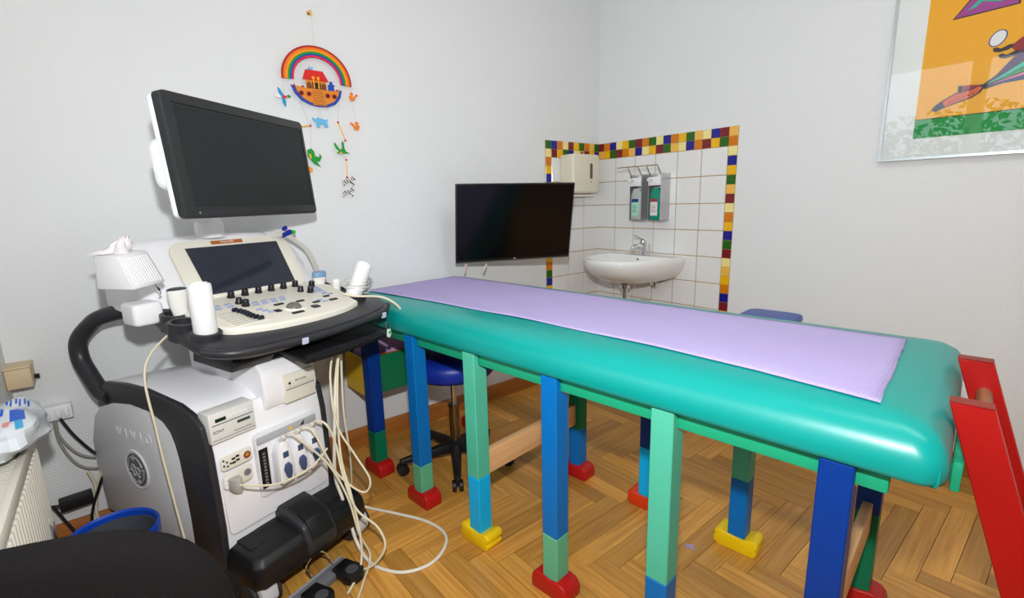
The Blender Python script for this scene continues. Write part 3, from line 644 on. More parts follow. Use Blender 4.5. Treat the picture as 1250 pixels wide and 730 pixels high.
def promote(e, main, name):
    ch = list(e.children); mo = [c for c in ch if c.name.split('.')[0] == main][0]
    mo.parent = e.parent; mo.name = name
    for c in ch:
        if c is not mo: c.parent = mo
    bpy.data.objects.remove(e, do_unlink=True)
for e in [o for o in us.children if o.type == 'EMPTY']:
    k = e.name.split('.')[0]
    if k == 'console':
        for c in list(e.children): c.parent = us; c.location = e.location; c.rotation_euler = e.rotation_euler
        bpy.data.objects.remove(e, do_unlink=True)
    else:
        main = {'printer_unit': 'printer_body', 'transducer_connector': 'connector_body', 'caster': 'caster_cover', 'monitor': 'bezel'}[k]
        e.name = 'x_'+k; promote(e, main, {'printer_unit': 'printer'}.get(k, k))
# ================================================================== THINGS ON AND AROUND THE MACHINE
UM = Matrix.Translation(UO) @ Matrix.Rotation(UA, 4, 'Z')
def UW(x, y, z): return UM @ Vector((x, y, z))
def CZ(x, h=0.0): return 0.80 + 0.16*(0.30-x) + h
def CW(cx, cy, cz): return UM @ (Matrix.Translation((0.30, 0.10, 0.80)) @ Matrix.Rotation(TL, 4, 'Y') @ Vector((cx, cy, cz)))
gelm = mat('bottle_white', (240, 240, 240), 0.4)
def bottle(name, base, axis, h, r, label):
    e = empty(name, base, 0, label, 'bottle', 'white gel bottles on the console')
    ax = Vector(axis).normalized(); M_ = frame((0, 0, 0), ax.orthogonal(), ax.cross(ax.orthogonal()))
    if (M_.to_3x3() @ Vector((0, 0, 1))).dot(ax) < 0: M_ = frame((0, 0, 0), ax.orthogonal(), -ax.cross(ax.orthogonal()))
    MB().lathe([(0, 0), (r*0.92, 0), (r, 0.006), (r, h-0.008), (r*0.96, h-0.002), (r*0.86, h), (0.0, h)], M=M_, n=28).build('bottle_body', gelm, e)
    MB().lathe([(r*0.70, h), (r*0.70, h+0.003), (r*0.5, h+0.0035), (r*0.48, h+0.001), (0, h+0.001)], M=M_, n=28).build('bottle_base_rim', gelm, e)
    return e
bottle('gel_bottle', CW(-0.085, -0.290, 0.002), (0, 0, 1), 0.158, 0.0300, 'upright white gel bottle in the near left console holder')
bottle('gel_bottle', CW(-0.120, 0.258, 0.004), (0.10, 0.42, 1), 0.150, 0.030, 'leaning white gel bottle wound with a cable at the right console corner')
prm = mat('probe_cream', (240, 238, 232), 0.4); prb = mat('probe_blue', (120, 158, 190), 0.4)
def probe(base, prof, tipm, label, n=18, cab=None, cr=0.0035, el=0.7):
    e = empty('ultrasound_probe', base, UA, label, 'ultrasound probe', 'probes in the console holders')
    MB().loft([[(el*r*math.cos(2*PI*i/n), r*math.sin(2*PI*i/n), z) for i in range(n)] for r, z in prof[:-2]]).build('probe_body', prm, e, smooth=60)
    MB().loft([[(el*r*math.cos(2*PI*i/n), r*math.sin(2*PI*i/n), z) for i in range(n)] for r, z in prof[-3:]]).build('probe_head', tipm, e, smooth=60)
    if cab:
        inv = (Matrix.Translation(base) @ Matrix.Rotation(UA, 4, 'Z')).inverted()
        MB().tube([inv @ Vector(p) for p in crom(cab, 8)], cr, 8).build('probe_cable', cable, e, smooth=60)
    return e
def UC(*pts): return [UW(*p) for p in pts]
# left probe, its cable hangs straight down past the side panel
pb = CW(-0.270, -0.268, 0.015)
probe(pb, [(0.014, -0.03), (0.018, 0.0), (0.024, 0.03), (0.027, 0.062), (0.028, 0.082), (0.026, 0.086), (0.016, 0.089)], mat('probe_dark', (60, 64, 68), 0.4),
      'white probe standing beside the gel bottle at the left', cab=[pb+Vector((0, 0, -0.02)), UW(0.05, -0.285, 0.74), UW(0.10, -0.305, 0.55), UW(0.13, -0.305, 0.36), UW(0.16, -0.300, 0.14), UW(0.22, -0.31, 0.03), UW(0.36, -0.33, 0.006)])
def conn_start(k):
    x, y, z = conn_tops[k]; return [(x+0.004, y, z+0.012), (x+0.030, y+0.006, z+0.030), (x+0.058, y+0.020, z+0.012)]
pb2 = CW(-0.305, 0.262, 0.0)
probe(pb2, [(0.012, -0.03), (0.016, 0.0), (0.021, 0.025), (0.026, 0.040), (0.029, 0.052), (0.030, 0.070), (0.024, 0.075)], prb, 'cream probe with pale blue head in the right console holder',
      cab=[UW(*p) for p in conn_start(0)] + UC((0.395, 0.030, 0.36), (0.44, 0.055, 0.24), (0.47, 0.06, 0.12), (0.49, 0.08, 0.030), (0.54, 0.0, 0.006), (0.60, -0.09, 0.006)))
pb3 = CW(-0.215, 0.270, 0.004)
probe(pb3, [(0.010, -0.03), (0.013, 0.0), (0.014, 0.030), (0.016, 0.034), (0.017, 0.050), (0.014, 0.056), (0.006, 0.060)], prm, 'small cream pencil probe in the right console holder', el=1.0,
      cab=[UW(*p) for p in conn_start(1)] + UC((0.385, 0.035, 0.38), (0.40, 0.065, 0.30), (0.455, 0.105, 0.24), (0.47, 0.125, 0.28), (0.42, 0.115, 0.36), (0.375, 0.090, 0.47), (0.345, 0.105, 0.62), (0.33, 0.140, 0.708)))
pb4 = CW(-0.195, -0.296, -0.03)
# more cable strands of the connectors, each its own run
def wire(name, pts, r, mt_, label, cat, group=None):
    P = [Vector(p) for p in pts]; o = P[0].copy(); o.z = min(p.z for p in P)
    ob = MB().tube([p-o for p in crom(P, 10)], r, 8).build(name, mt_, None, smooth=60); ob.location = o
    return tag(ob, label, cat, group)
wire('transducer_cable', [UW(*p) for p in conn_start(2)] + UC((0.365, 0.085, 0.40), (0.40, 0.075, 0.30), (0.455, 0.07, 0.20), (0.52, 0.095, 0.14), (0.56, 0.085, 0.09), (0.53, 0.055, 0.030), (0.47, 0.02, 0.007), (0.42, 0.01, 0.007)), 0.0040, cable, 'cream cable from the right connector looping low beside the footrest', 'cable', 'cream cables hanging from the connectors')
wire('transducer_cable', UC((0.332, 0.165, 0.708), (0.345, 0.14, 0.66), (0.36, 0.11, 0.52), (0.385, 0.085, 0.36), (0.43, 0.075, 0.24), (0.475, 0.06, 0.12), (0.50, 0.03, 0.03), (0.53, -0.05, 0.006)), 0.0042, cable, 'cream cable hanging straight down from below the keyboard', 'cable', 'cream cables hanging from the connectors')
wire('transducer_cable', UC((0.28, 0.215, 0.712), (0.285, 0.20, 0.62), (0.28, 0.195, 0.45), (0.265, 0.215, 0.28), (0.235, 0.235, 0.15), (0.20, 0.245, 0.03), (0.14, 0.25, 0.006)), 0.0042, cable, 'cream cable hanging behind the others towards the skirting board', 'cable', 'cream cables hanging from the connectors')
# ECG plug and lead
ep = empty('ecg_plug', UW(FF+0.004, -0.205, 0.392), UA, 'grey plug with cream lead in the signal panel', 'plug')
MB().prism([(0.0, -0.016), (0.0, 0.016), (0.022, 0.014), (0.034, 0.006), (0.034, -0.006), (0.022, -0.014)], lambda x, y: (x, y, -0.020), lambda x, y: (x, y, 0.018)).build('plug_body', mat('plug_grey', (176, 174, 166), 0.5), ep, bevel=0.003)
MB().tube(crom([(0.032, 0, 0), (0.060, 0.020, -0.004), (0.085, 0.075, -0.022), (0.095, 0.14, -0.026), (0.10, 0.20, -0.015), (0.10, 0.25, 0.015)], 8), 0.0032, 8).build('plug_lead', cable, ep)
# white power cable looping over the floor
fp = [(0.50, -2.055, 0.05), (0.529, -1.995, 0.008), (0.627, -1.931, 0.005), (0.756, -1.861, 0.005), (0.860, -1.845, 0.005), (0.925, -1.885, 0.005), (0.960, -1.960, 0.005), (0.940, -2.040, 0.005), (0.880, -2.090, 0.005), (0.81, -2.112, 0.007), (0.755, -2.125, 0.05), (0.72, -2.130, 0.12), (0.695, -2.140, 0.20), (0.68, -2.150, 0.28), UW(0.35, 0.095, 0.42), UW(0.345, 0.125, 0.60), UW(0.335, 0.16, 0.706)]
wire('floor_cable', fp, 0.0058, mat('cable_white', (232, 228, 214), 0.4), 'thick white cable making a wide loop on the parquet', 'cable')
# foot switch
fsw = empty('foot_switch', UW(0.43, -0.07, 0), UA+math.radians(2), 'grey foot switch bar with two black round pedals on the parquet', 'foot switch')
bx('base_bar', -0.022, 0.022, -0.14, 0.105, 0.0, 0.026, mat('switch_grey', (112, 112, 118), 0.5), fsw, bevel=0.004)
bx('bar_edge', -0.026, -0.020, -0.14, 0.105, 0.020, 0.032, mat('switch_light', (150, 150, 154), 0.5), fsw, bevel=0.002)
for y in (-0.045, 0.072):
    po = [(0.0, -0.030), (0.035, -0.032)] + [(0.062+0.036*math.cos(t), 0.036*math.sin(t)) for t in [(-PI/2)+PI*k/10 for k in range(11)]] + [(0.035, 0.032), (0.0, 0.030)]
    pd = MB().prism(po, lambda a, b: (a, y+b, 0.004), lambda a, b: (a, y+b, 0.036)).build('pedal', ubk, fsw, bevel=0.006, seg=2)
    MB().lathe([(0, 0), (0.020, 0), (0.020, 0.002), (0, 0.002)], c=(0.062, y, 0.0358), n=20).build('pedal_pad', mat('pad_grey', (70, 70, 72), 0.7), pd)
MB().tube(crom([(-0.02, 0.0, 0.02), (-0.035, -0.02, 0.07), (-0.03, 0.02, 0.10), (-0.01, 0.045, 0.08), (0.0, 0.05, 0.03)], 8), 0.0026, 8).build('wire_bail', chrome, fsw)
# tissue box fixed at the left of the touch housing
tx = empty('tissue_box', UO, UA, 'white tissue box with ribbed slanted lid at the left of the machine', 'tissue box')
tbm = mat('tissue_box_white', (242, 242, 244), 0.4)
TBb = [(0.0, -0.346, 0.966), (0.13, -0.311, 0.968), (0.02, -0.184, 0.966), (-0.045, -0.225, 0.966), (-0.06, -0.300, 0.966)]
TBt = [(0.0, -0.341, 1.058), (0.10, -0.322, 1.060), (0.005, -0.215, 1.064), (-0.045, -0.235, 1.064), (-0.06, -0.300, 1.060)]
MB().loft([TBb, TBt]).build('box_body', tbm, tx, bevel=0.006, seg=2)
q0, q1, q2, q3 = (Vector(p) for p in (TBb[1], TBb[2], TBt[2], TBt[1])); nn = (q1-q0).cross(q3-q0).normalized()
for k in range(11):
    t = 0.12+0.076*k; a_, b_ = q0.lerp(q1, t), q3.lerp(q2, t)
    MB().tube([a_.lerp(b_, 0.10)+nn*0.0004, a_.lerp(b_, 0.90)+nn*0.0004], 0.0013, 5).build('lid_rib', tbm, tx)
lp = []
for j in range(7):
    L = []
    for i in range(22):
        a = 2*PI*i/22; rr = (0.045-0.0062*j)*(1+0.30*math.sin(3*a+j*0.8)+0.16*math.sin(7*a+2*j))
        L.append((-0.005+rr*0.75*math.cos(a)-0.002*j, -0.292+rr*1.0*math.sin(a)+0.0065*j*(1 if j > 1 else 0), 1.061+(0.004 if j < 2 else 0.0085*(j-1))*(1 if j else 0)+0.005*math.sin(5*a+j)*(j > 0)))
    lp.append(L)
tp = MB().loft(lp).build('tissue', mat('tissue_white', (244, 238, 240), 0.95, var=0.02), None, smooth=50)
tp.location = tx.location; tp.rotation_euler = tx.rotation_euler
tag(tp, 'crumpled white tissue pulled out of the white tissue box', 'tissue')
MB().tube(crom([(0.03, -0.22, 0.968), (0.02, -0.205, 0.94), (-0.03, -0.19, 0.92)], 5), 0.003, 6).build('wire_bracket', chrome, tx)
# ECG lead set hung on the right shoulder of the housing
eg = empty('ecg_lead_set', UW(-0.15, 0.343, 0.90), UA, 'coiled grey leads with a blue and green clip on the machine shoulder', 'cable')
lead = mat('lead_grey', (212, 210, 202), 0.5)
for k in range(4):
    o_ = 0.006*k
    MB().tube(crom([(-0.02, -0.075, 0.150+o_), (0.0, -0.045, 0.164+o_), (0.005, -0.012, 0.160+o_), (0.004, 0.030+o_, 0.135), (0.002, 0.072+o_, 0.098), (0.0, 0.098+o_, 0.050), (-0.002, 0.118+o_, -0.010)], 6), 0.0036, 8).build('lead', lead, eg)
MB().prism(rrect(-0.022, 0.022, -0.010, 0.010, 0.006), lambda a, c: (-0.008, a-0.004, 0.172+c+a*0.3), lambda a, c: (0.010, a-0.004, 0.172+c+a*0.3)).build('clip', mat('clip_blue', (16, 36, 150), 0.4), eg, bevel=0.003)
MB().prism([(-0.010, 0.0), (0.012, 0.010), (0.006, 0.024), (-0.012, 0.016)], lambda a, c: (-0.004, a-0.008, 0.180+c), lambda a, c: (0.006, a-0.008, 0.180+c)).build('clip_jaw', mat('clip_blue', (16, 36, 150), 0.4), eg, bevel=0.002)
MB().lathe([(0, -0.009), (0.006, -0.007), (0.009, 0), (0.006, 0.007), (0, 0.009)], c=(0.006, 0.026, 0.176), n=14).build('clip_end', mat('clip_green', (20, 190, 60), 0.4), eg)
MB().prism([(-0.030, 0.128), (0.002, 0.138), (0.040, 0.095), (0.068, 0.040), (0.058, 0.022), (0.024, 0.026), (-0.022, 0.092)], lambda a, c: (-0.020, a, c), lambda a, c: (-0.004, a, c)).build('lead_box', mat('leadbox', (214, 216, 222), 0.4), eg, bevel=0.005)
# cable wound round the leaning bottle and lying over the console
cwp = [CW(-0.10, 0.20, 0.045), CW(-0.06, 0.225, 0.040), CW(-0.01, 0.30, 0.035), CW(0.035, 0.335, 0.010), CW(0.045, 0.360, -0.030), CW(0.020, 0.362, -0.048)]
wire('probe_lead', cwp, 0.0042, cable, 'cream lead lying over the right front corner of the console', 'cable')
wd = []
for k in range(46):
    a = k*0.62; wd.append(CW(-0.125+0.041*math.cos(a), 0.285+0.041*math.sin(a)+0.010*math.sin(k), 0.035+0.0011*k))
wire('coiled_lead', wd, 0.0020, lead, 'thin coiled lead wound round the leaning white bottle', 'cable')
# little tag on a ring under the console corner
kt = empty('key_tag', CW(0.030, 0.300, -0.060), UA, 'small white and green tag on a ring below the console corner', 'tag')
MB().tube([(0, 0.010*math.cos(t), -0.010+0.012*math.sin(t)) for t in [2*PI*k/16 for k in range(16)]], 0.0015, 6, closed=True).build('ring', chrome, kt)
MB().prism([(-0.010, -0.050), (0.004, -0.056), (0.013, -0.040), (0.010, -0.022), (-0.008, -0.022)], lambda a, z: (0.0, a, z), lambda a, z: (0.003, a, z)).build('tag_plate', white, kt, bevel=0.001, seg=1)
MB().lathe([(0, 0), (0.006, 0), (0.006, 0.002), (0, 0.002)], M=frame((0.003, 0.003, -0.034), (0, 1, 0), (0, 0, 1)), n=12).build('tag_dot', mat('tag_green', (30, 190, 70), 0.4), kt)

# ================================================================== TELEVISION
tv = empty('television', (0.0, -0.98, 1.07), 0, 'flat black television on a wall arm left of the tiled corner', 'television')
tvc = Vector((0.274, 0.004, 0.0)); ty = math.radians(-21.6); tt_ = math.radians(-11.5)
n_ = Vector((math.cos(tt_)*math.cos(ty), math.cos(tt_)*math.sin(ty), math.sin(tt_))); l_ = Vector((-math.sin(ty), math.cos(ty), 0)); u_ = n_.cross(l_)
TVM = frame(tvc, l_, u_)
tw_, th2 = 0.640/2, 0.402/2
tvb = MB().prism(rrect(-tw_, tw_, -th2, th2, 0.004), lambda x, y: TVM @ Vector((x, y, -0.012)), lambda x, y: TVM @ Vector((x, y, 0.0))).build('bezel', mat('tv_bezel', (16, 16, 17), 0.3), tv, bevel=0.0015)
MB().prism(rrect(-tw_+0.008, tw_-0.008, -th2+0.014, th2-0.008, 0.002), lambda x, y: TVM @ Vector((x, y, -0.0004)), lambda x, y: TVM @ Vector((x, y, 0.0006))).build('screen', mat('tv_screen', (8, 8, 9), 0.12, spec=0.35), tv)
bx('lower_trim', -tw_, tw_, -th2-0.006, -th2, -0.012, 0.002, mat('tv_silver', (120, 118, 116), 0.35, 0.6), tv, M=TVM)
MB().prism(rrect(-0.20, 0.20, -0.16, 0.10, 0.02), lambda x, y: TVM @ Vector((x, y, -0.050)), lambda x, y: TVM @ Vector((x, y, -0.012))).build('back_cover', mat('tv_back', (24, 24, 26), 0.5), tv, bevel=0.008)
bx('logo', -0.006, 0.006, -th2+0.004, -th2+0.008, 0.0, 0.001, mat('logo_light', (210, 210, 210), 0.4), tv, M=TVM)
arm_b = TVM @ Vector((0, 0, -0.05))
MB().tube([arm_b, Vector((0.12, 0.06, 0.0)), Vector((0.012, 0.0, 0.0))], 0.018, 10).build('wall_arm', udg, tv)
bx('wall_plate', 0.0, 0.012, -0.06, 0.06, -0.10, 0.10, udg, tv, bevel=0.003)
strap = mat('strap_cream', (226, 200, 190), 0.7)
for x in (-0.265, -0.165):
    p0 = TVM @ Vector((x, -th2-0.004, -0.012)); 
    MB().tube(crom([p0, p0+Vector((0.0, 0.012 if x > -0.2 else 0.0, -0.02)), p0+Vector((-0.010, 0.006 if x > -0.2 else 0.0, -0.045)), p0+Vector((-0.016, 0.004, -0.060))], 6), 0.004, 6, flat=(0.002, 0.007)).build('strap', strap, tv)

# ================================================================== WASHBASIN
wbn = empty('washbasin', (0.425, 0.0, 0.0), 0, 'white ceramic washbasin with chrome mixer tap in the tiled corner', 'washbasin')
cer = mat('ceramic', (236, 236, 234), 0.10, coat=0.3)
def basin_out(hw, dp, z, y0=-0.008, n=28, pw=2.6):
    L = []
    for i in range(n+1):
        t = PI*i/n; c, s = math.cos(t), math.sin(t)
        L.append((hw*math.copysign(abs(c)**(2/pw), c), y0-(dp-abs(y0))*abs(s)**(2/pw), z))
    return L
ZR = 0.832
bs = [basin_out(0.10, 0.26, ZR-0.160), basin_out(0.19, 0.38, ZR-0.135), basin_out(0.238, 0.465, ZR-0.085), basin_out(0.256, 0.500, ZR-0.035), basin_out(0.258, 0.504, ZR-0.010), basin_out(0.253, 0.499, ZR)]
def inner(hw, y0, y1, z, n=28):
    L = []
    for i in range(n+1):
        t = PI*i/n; c, s = math.cos(t), math.sin(t); L.append((hw*math.copysign(abs(c)**0.8, c), y0-(y0-y1)*s**0.8, z))
    return L
bs += [inner(0.232, -0.115, -0.478, ZR-0.002), inner(0.214, -0.125, -0.455, ZR-0.03), inner(0.16, -0.15, -0.38, ZR-0.10), inner(0.05, -0.20, -0.29, ZR-0.125)]
basin = MB().loft(bs).build('basin', cer, wbn, smooth=45)
MB().lathe([(0, 0), (0.02, 0), (0.02, 0.003), (0, 0.003)], c=(0, -0.245, ZR-0.126), n=18).build('drain', chrome, basin)
MB().tube([(0, -0.118, ZR-0.028), (0, -0.124, ZR-0.028)], 0.010, 14).build('overflow_hole', mat('hole_brown', (80, 62, 40), 0.5), basin)
tap = MB().lathe([(0.026, 0), (0.026, 0.008), (0.022, 0.012), (0.021, 0.065), (0.023, 0.075), (0.020, 0.090), (0, 0.094)], c=(0, -0.070, ZR), n=22).build('mixer_tap', chrome, wbn)
MB().tube(crom([(0, -0.078, ZR+0.045), (0, -0.120, ZR+0.060), (0, -0.170, ZR+0.056), (0, -0.182, ZR+0.038)], 6), [0.014]*19, 12).build('spout', chrome, tap)
MB().tube(crom([(0, -0.062, ZR+0.088), (0, -0.10, ZR+0.105), (0, -0.155, ZR+0.122)], 6), 0.009, 10, flat=(0.006, 0.012)).build('lever', chrome, tap)
MB().tube([(0.028, -0.045, ZR+0.0), (0.028, -0.045, ZR+0.07)], 0.003, 8).build('pop_up_rod', chrome, tap)
trap = MB().lathe([(0.030, -0.02), (0.030, 0.0), (0.026, 0.004), (0.018, -0.002)], c=(0, -0.245, 0.665), n=18); trap.tube(crom([(0, -0.245, 0.67), (0, -0.245, 0.52), (0, -0.235, 0.46), (0, -0.20, 0.45), (0, -0.175, 0.48), (0, -0.15, 0.52), (0, -0.006, 0.53)], 6), 0.016, 12)
trap.build('drain_trap', chrome, wbn)
for x in (-0.07, 0.085):
    vv = MB().tube([(x, -0.003, 0.655), (x, -0.055, 0.655)], 0.012, 12); vv.tube([(x, -0.045, 0.640), (x, -0.045, 0.690)], 0.008, 10)
    vv = vv.build('angle_valve', chrome, wbn)
    MB().tube([(x, -0.055, 0.655), (x, -0.078, 0.655)], 0.020, 12).build('valve_knob', chrome, vv, bevel=0.003)
    MB().tube(crom([(x, -0.045, 0.69), (x*0.8, -0.06, 0.72), (x*0.4, -0.072, ZR-0.02)], 6), 0.005, 8).build('hose', chrome, vv)

# ================================================================== DISPENSERS
pt = empty('paper_towel_dispenser', (0.0, -0.255, 1.222), 0, 'cream plastic paper towel dispenser on the left tiled wall', 'dispenser')
crm = mat('dispenser_cream', (226, 220, 200), 0.35)
MB().prism(rrect(-0.126, 0.126, 0.0, 0.235, 0.022), lambda y, z: (0.0066, y, z), lambda y, z: (0.122, y*0.98, z)).build('housing', crm, pt, bevel=0.012, seg=3)
MB().prism([(0.010, -0.018), (0.112, -0.004), (0.118, 0.030), (0.010, 0.030)], lambda x, z: (x, -0.118, z), lambda x, z: (x, 0.118, z)).build('bottom_tray', crm, pt, bevel=0.005)
MB().prism(rrect(0.030, 0.054, 0.085, 0.180, 0.010), lambda y, z: (0.120, y, z), lambda y, z: (0.1235, y, z)).build('level_window', mat('window_smoke', (96, 84, 68), 0.2), pt, bevel=0.001)
MB().tube([(0.121, 0.042, 0.066), (0.124, 0.042, 0.066)], 0.005, 12).build('lock', udg, pt)
bx('top_key', 0.075, 0.085, -0.006, 0.006, 0.232, 0.252, chrome, pt)
bx('paper_towels', 0.02, 0.10, -0.10, 0.10, -0.022, -0.012, mat('towel_white', (236, 232, 222), 0.9), pt)
stl = mat('brushed_steel', (186, 186, 188), 0.35, 0.7)
def soap(x0, bot, lab, label, lcol):
    e = empty('soap_dispenser', (x0, 0.0, 1.045), 0, label, 'dispenser', 'elbow lever dispensers above the basin')
    W_ = 0.086
    bx('side_plate', W_-0.002, W_, -0.105, -0.007, 0.0, 0.275, stl, e, bevel=0.0008, seg=1)
    bx('side_plate', 0.0, 0.002, -0.105, -0.007, 0.0, 0.275, stl, e, bevel=0.0008, seg=1)
    bx('back_plate', 0.002, W_-0.002, -0.010, -0.007, 0.0, 0.275, stl, e)
    bx('shelf', 0.002, W_-0.002, -0.100, -0.010, 0.0, 0.003, stl, e)
    bx('pump_head', 0.002, W_-0.002, -0.112, -0.020, 0.205, 0.255, white, e, bevel=0.004)
    MB().tube([(W_*0.30, -0.06, 0.245), (W_*0.30, -0.145, 0.238)], 0.010, 12).build('nozzle', white, e)
    bo = MB().prism([(0.004, 0.004), (0.078, 0.004), (0.078, 0.165), (0.062, 0.192), (0.020, 0.192), (0.004, 0.150)], lambda x, z: (x+0.002, -0.098, z), lambda x, z: (x+0.002, -0.020, z)).build('bottle', bot, e, bevel=0.006, seg=2)
    bx('bottle_label', 0.014, 0.062, -0.0992, -0.0982, 0.030, 0.130, lab, bo)
    bx('label_band', 0.014, 0.062, -0.0998, -0.0990, 0.110, 0.130, lcol, bo)
    for k in range(4): bx('label_line', 0.020, 0.052-0.006*(k % 2), -0.0998, -0.0990, 0.050+0.012*k, 0.053+0.012*k, lcol, bo)
    xa, xb = 0.006, W_-0.006
    lv = crom([(xa, -0.050, 0.235), (xa, -0.090, 0.262), (xa, -0.130, 0.310)], 4) + crom([(xa, -0.140, 0.320), (xa+0.004, -0.235, 0.312), (xa+0.012, -0.240, 0.312), (xb-0.012, -0.240, 0.312), (xb-0.004, -0.235, 0.312), (xb, -0.140, 0.320)], 4) + crom([(xb, -0.130, 0.310), (xb, -0.090, 0.262), (xb, -0.050, 0.235)], 4)
    MB().tube(lv, 0.0032, 8).build('elbow_lever', mat('lever_brass', (176, 160, 132), 0.25, 0.9), e)
    return e
soap(0.339, mat('bottle_clear', (178, 186, 182), 0.25), mat('label_mint', (160, 222, 190), 0.5), 'steel soap dispenser with clear bottle and pale green label', mat('label_navy', (24, 60, 130), 0.5))
soap(0.474, mat('bottle_teal', (6, 140, 116), 0.25), mat('label_white', (226, 222, 222), 0.5), 'steel dispenser holding a teal bottle with white label', mat('label_red', (150, 60, 70), 0.5))
# ================================================================== PICTURE ON THE BACK WALL
pic = empty('framed_picture', (1.576, 0.0, 1.306), 0, 'framed orange print of a running figure under glass on the wall', 'picture')
PWd, PHt = 0.78, 0.98
alu = mat('frame_silver', (200, 204, 206), 0.3, 0.7)
fm = MB(); fm.box(0, PWd, -0.024, -0.002, 0, 0.010); fm.box(0, PWd, -0.024, -0.002, PHt-0.010, PHt); fm.box(0, 0.010, -0.024, -0.002, 0.010, PHt-0.010); fm.box(PWd-0.010, PWd, -0.024, -0.002, 0.010, PHt-0.010)
fm.build('frame', alu, pic, smooth=0)
bx('mat_board', 0.010, PWd-0.010, -0.012, -0.004, 0.010, PHt-0.010, mat('mat_white', (238, 240, 236), 0.8), pic)
PXL, PZB = 0.110, 0.084
def ink_m(n, c): return mat('ink_'+n, c, 0.6)
bx('print', PXL, PWd-0.110, -0.0135, -0.012, PZB, PHt-0.084, ink_m('orange', (246, 178, 0)), pic)
def art(name, pts, m_, lvl):
    y = -0.0135-0.0004*lvl
    return MB().prism([(x-1.576, z-1.306) for x, z in pts], lambda x, z: (x, y+0.0004, z), lambda x, z: (x, y, z)).build(name, m_, pic, smooth=0)
XR_ = 1.576+PWd-0.110
kb_, gre_, red_, ora_, pur_, tur_, pnk_, blu_, vio_ = ink_m('black', (30, 28, 30)), ink_m('green', (0, 152, 62)), ink_m('red', (150, 24, 30)), ink_m('boot', (220, 92, 24)), ink_m('magenta', (168, 64, 150)), ink_m('turquoise', (40, 190, 160)), ink_m('pink', (226, 110, 160)), ink_m('blue', (24, 50, 140)), ink_m('violet', (76, 36, 84))
art('ground_strip', [(1.686, 1.390), (XR_, 1.390), (XR_, 1.462), (1.686, 1.462)], gre_, 1)
art('ground_line', [(1.686, 1.4615), (XR_, 1.4615), (XR_, 1.4645), (1.686, 1.4645)], kb_, 2)
art('kite_outline', [(1.760, 1.818), (1.943, 1.824), (1.935, 1.965), (1.885, 1.990)], kb_, 1)
art('kite', [(1.768, 1.823), (1.937, 1.828), (1.930, 1.958), (1.885, 1.980)], pur_, 2)
art('kite_mark', [(1.800, 1.840), (1.822, 1.862), (1.838, 1.880), (1.850, 1.920), (1.872, 1.915), (1.868, 1.868), (1.892, 1.852), (1.895, 1.846), (1.862, 1.855), (1.840, 1.862), (1.822, 1.846)], tur_, 3)
def egg(cx, cz, a, b, n=20): return [(cx + a*math.cos(2*PI*i/n)+0.006*math.sin(2*PI*i/n), cz + b*math.sin(2*PI*i/n)) for i in range(n)]
art('egg_outline', egg(1.898, 1.721, 0.0235, 0.0285), blu_, 1); art('egg', egg(1.898, 1.721, 0.020, 0.025), ink_m('white', (236, 238, 240)), 2)
art('leg_shape', [(1.868, 1.560), (1.905, 1.590), (1.940, 1.632), (1.962, 1.672), (2.06, 1.70), (2.10, 1.64), (2.06, 1.56), (1.985, 1.563), (1.930, 1.560), (1.884, 1.548)], kb_, 1)
for nm, m_, pts in (('leg_stripe', vio_, [(1.876, 1.566), (1.906, 1.590), (1.962, 1.666), (2.05, 1.690), (2.05, 1.655), (1.975, 1.630), (1.915, 1.586)]), ('leg_stripe', tur_, [(1.884, 1.565), (1.915, 1.583), (1.975, 1.625), (2.06, 1.652), (2.06, 1.632), (1.98, 1.610), (1.92, 1.578)]),
                    ('leg_stripe', gre_, [(1.890, 1.564), (1.922, 1.576), (1.98, 1.606), (2.06, 1.628), (2.06, 1.612), (1.985, 1.594)]), ('leg_stripe', pnk_, [(1.893, 1.562), (1.93, 1.573), (1.985, 1.590), (2.06, 1.608), (2.06, 1.592), (1.985, 1.580)]), ('leg_stripe', blu_, [(1.893, 1.558), (1.93, 1.566), (1.985, 1.576), (2.06, 1.588), (2.05, 1.568), (1.985, 1.568)])):
    art(nm, pts, m_, 2)
art('shirt', [(1.934, 1.684), (1.960, 1.708), (2.00, 1.725), (2.08, 1.740), (2.11, 1.69), (2.05, 1.688), (1.97, 1.668), (1.955, 1.660)], red_, 3)
for z, x in ((1.681, 1.888), (1.656, 1.906)):
    art('glove', [(x, z+0.006), (x+0.010, z+0.009), (x+0.022, z+0.002), (x+0.040, z+0.010), (x+0.052, z+0.012), (x+0.054, z+0.004), (x+0.044, z-0.006), (x+0.020, z-0.010), (x+0.004, z-0.006)], kb_, 4)
art('shoe', [(1.806, 1.573), (1.838, 1.571), (1.868, 1.567), (1.872, 1.556), (1.845, 1.553), (1.818, 1.545), (1.806, 1.552)], red_, 2)
art('shoe_heel', [(1.806, 1.573), (1.818, 1.572), (1.818, 1.546), (1.806, 1.552)], kb_, 3)
art('boot_outline', [(1.735, 1.492), (1.740, 1.507), (1.762, 1.526), (1.800, 1.548), (1.846, 1.556), (1.872, 1.568), (1.884, 1.556), (1.872, 1.538), (1.850, 1.522), (1.800, 1.507), (1.768, 1.496), (1.748, 1.486)], kb_, 3)
art('boot', [(1.764, 1.522), (1.802, 1.544), (1.846, 1.552), (1.868, 1.562), (1.876, 1.556), (1.866, 1.540), (1.848, 1.526), (1.800, 1.511), (1.774, 1.502)], ora_, 4)
for k in range(6): art('boot_lace', [(1.786+0.013*k, 1.513+0.0045*k), (1.790+0.013*k, 1.5145+0.0045*k), (1.789+0.013*k, 1.519+0.0045*k), (1.785+0.013*k, 1.5175+0.0045*k)], kb_, 5)
bx('glass', 0.010, PWd-0.010, -0.0205, -0.0185, 0.010, PHt-0.010, pane_mat('picture_glass', 0.0), pic)

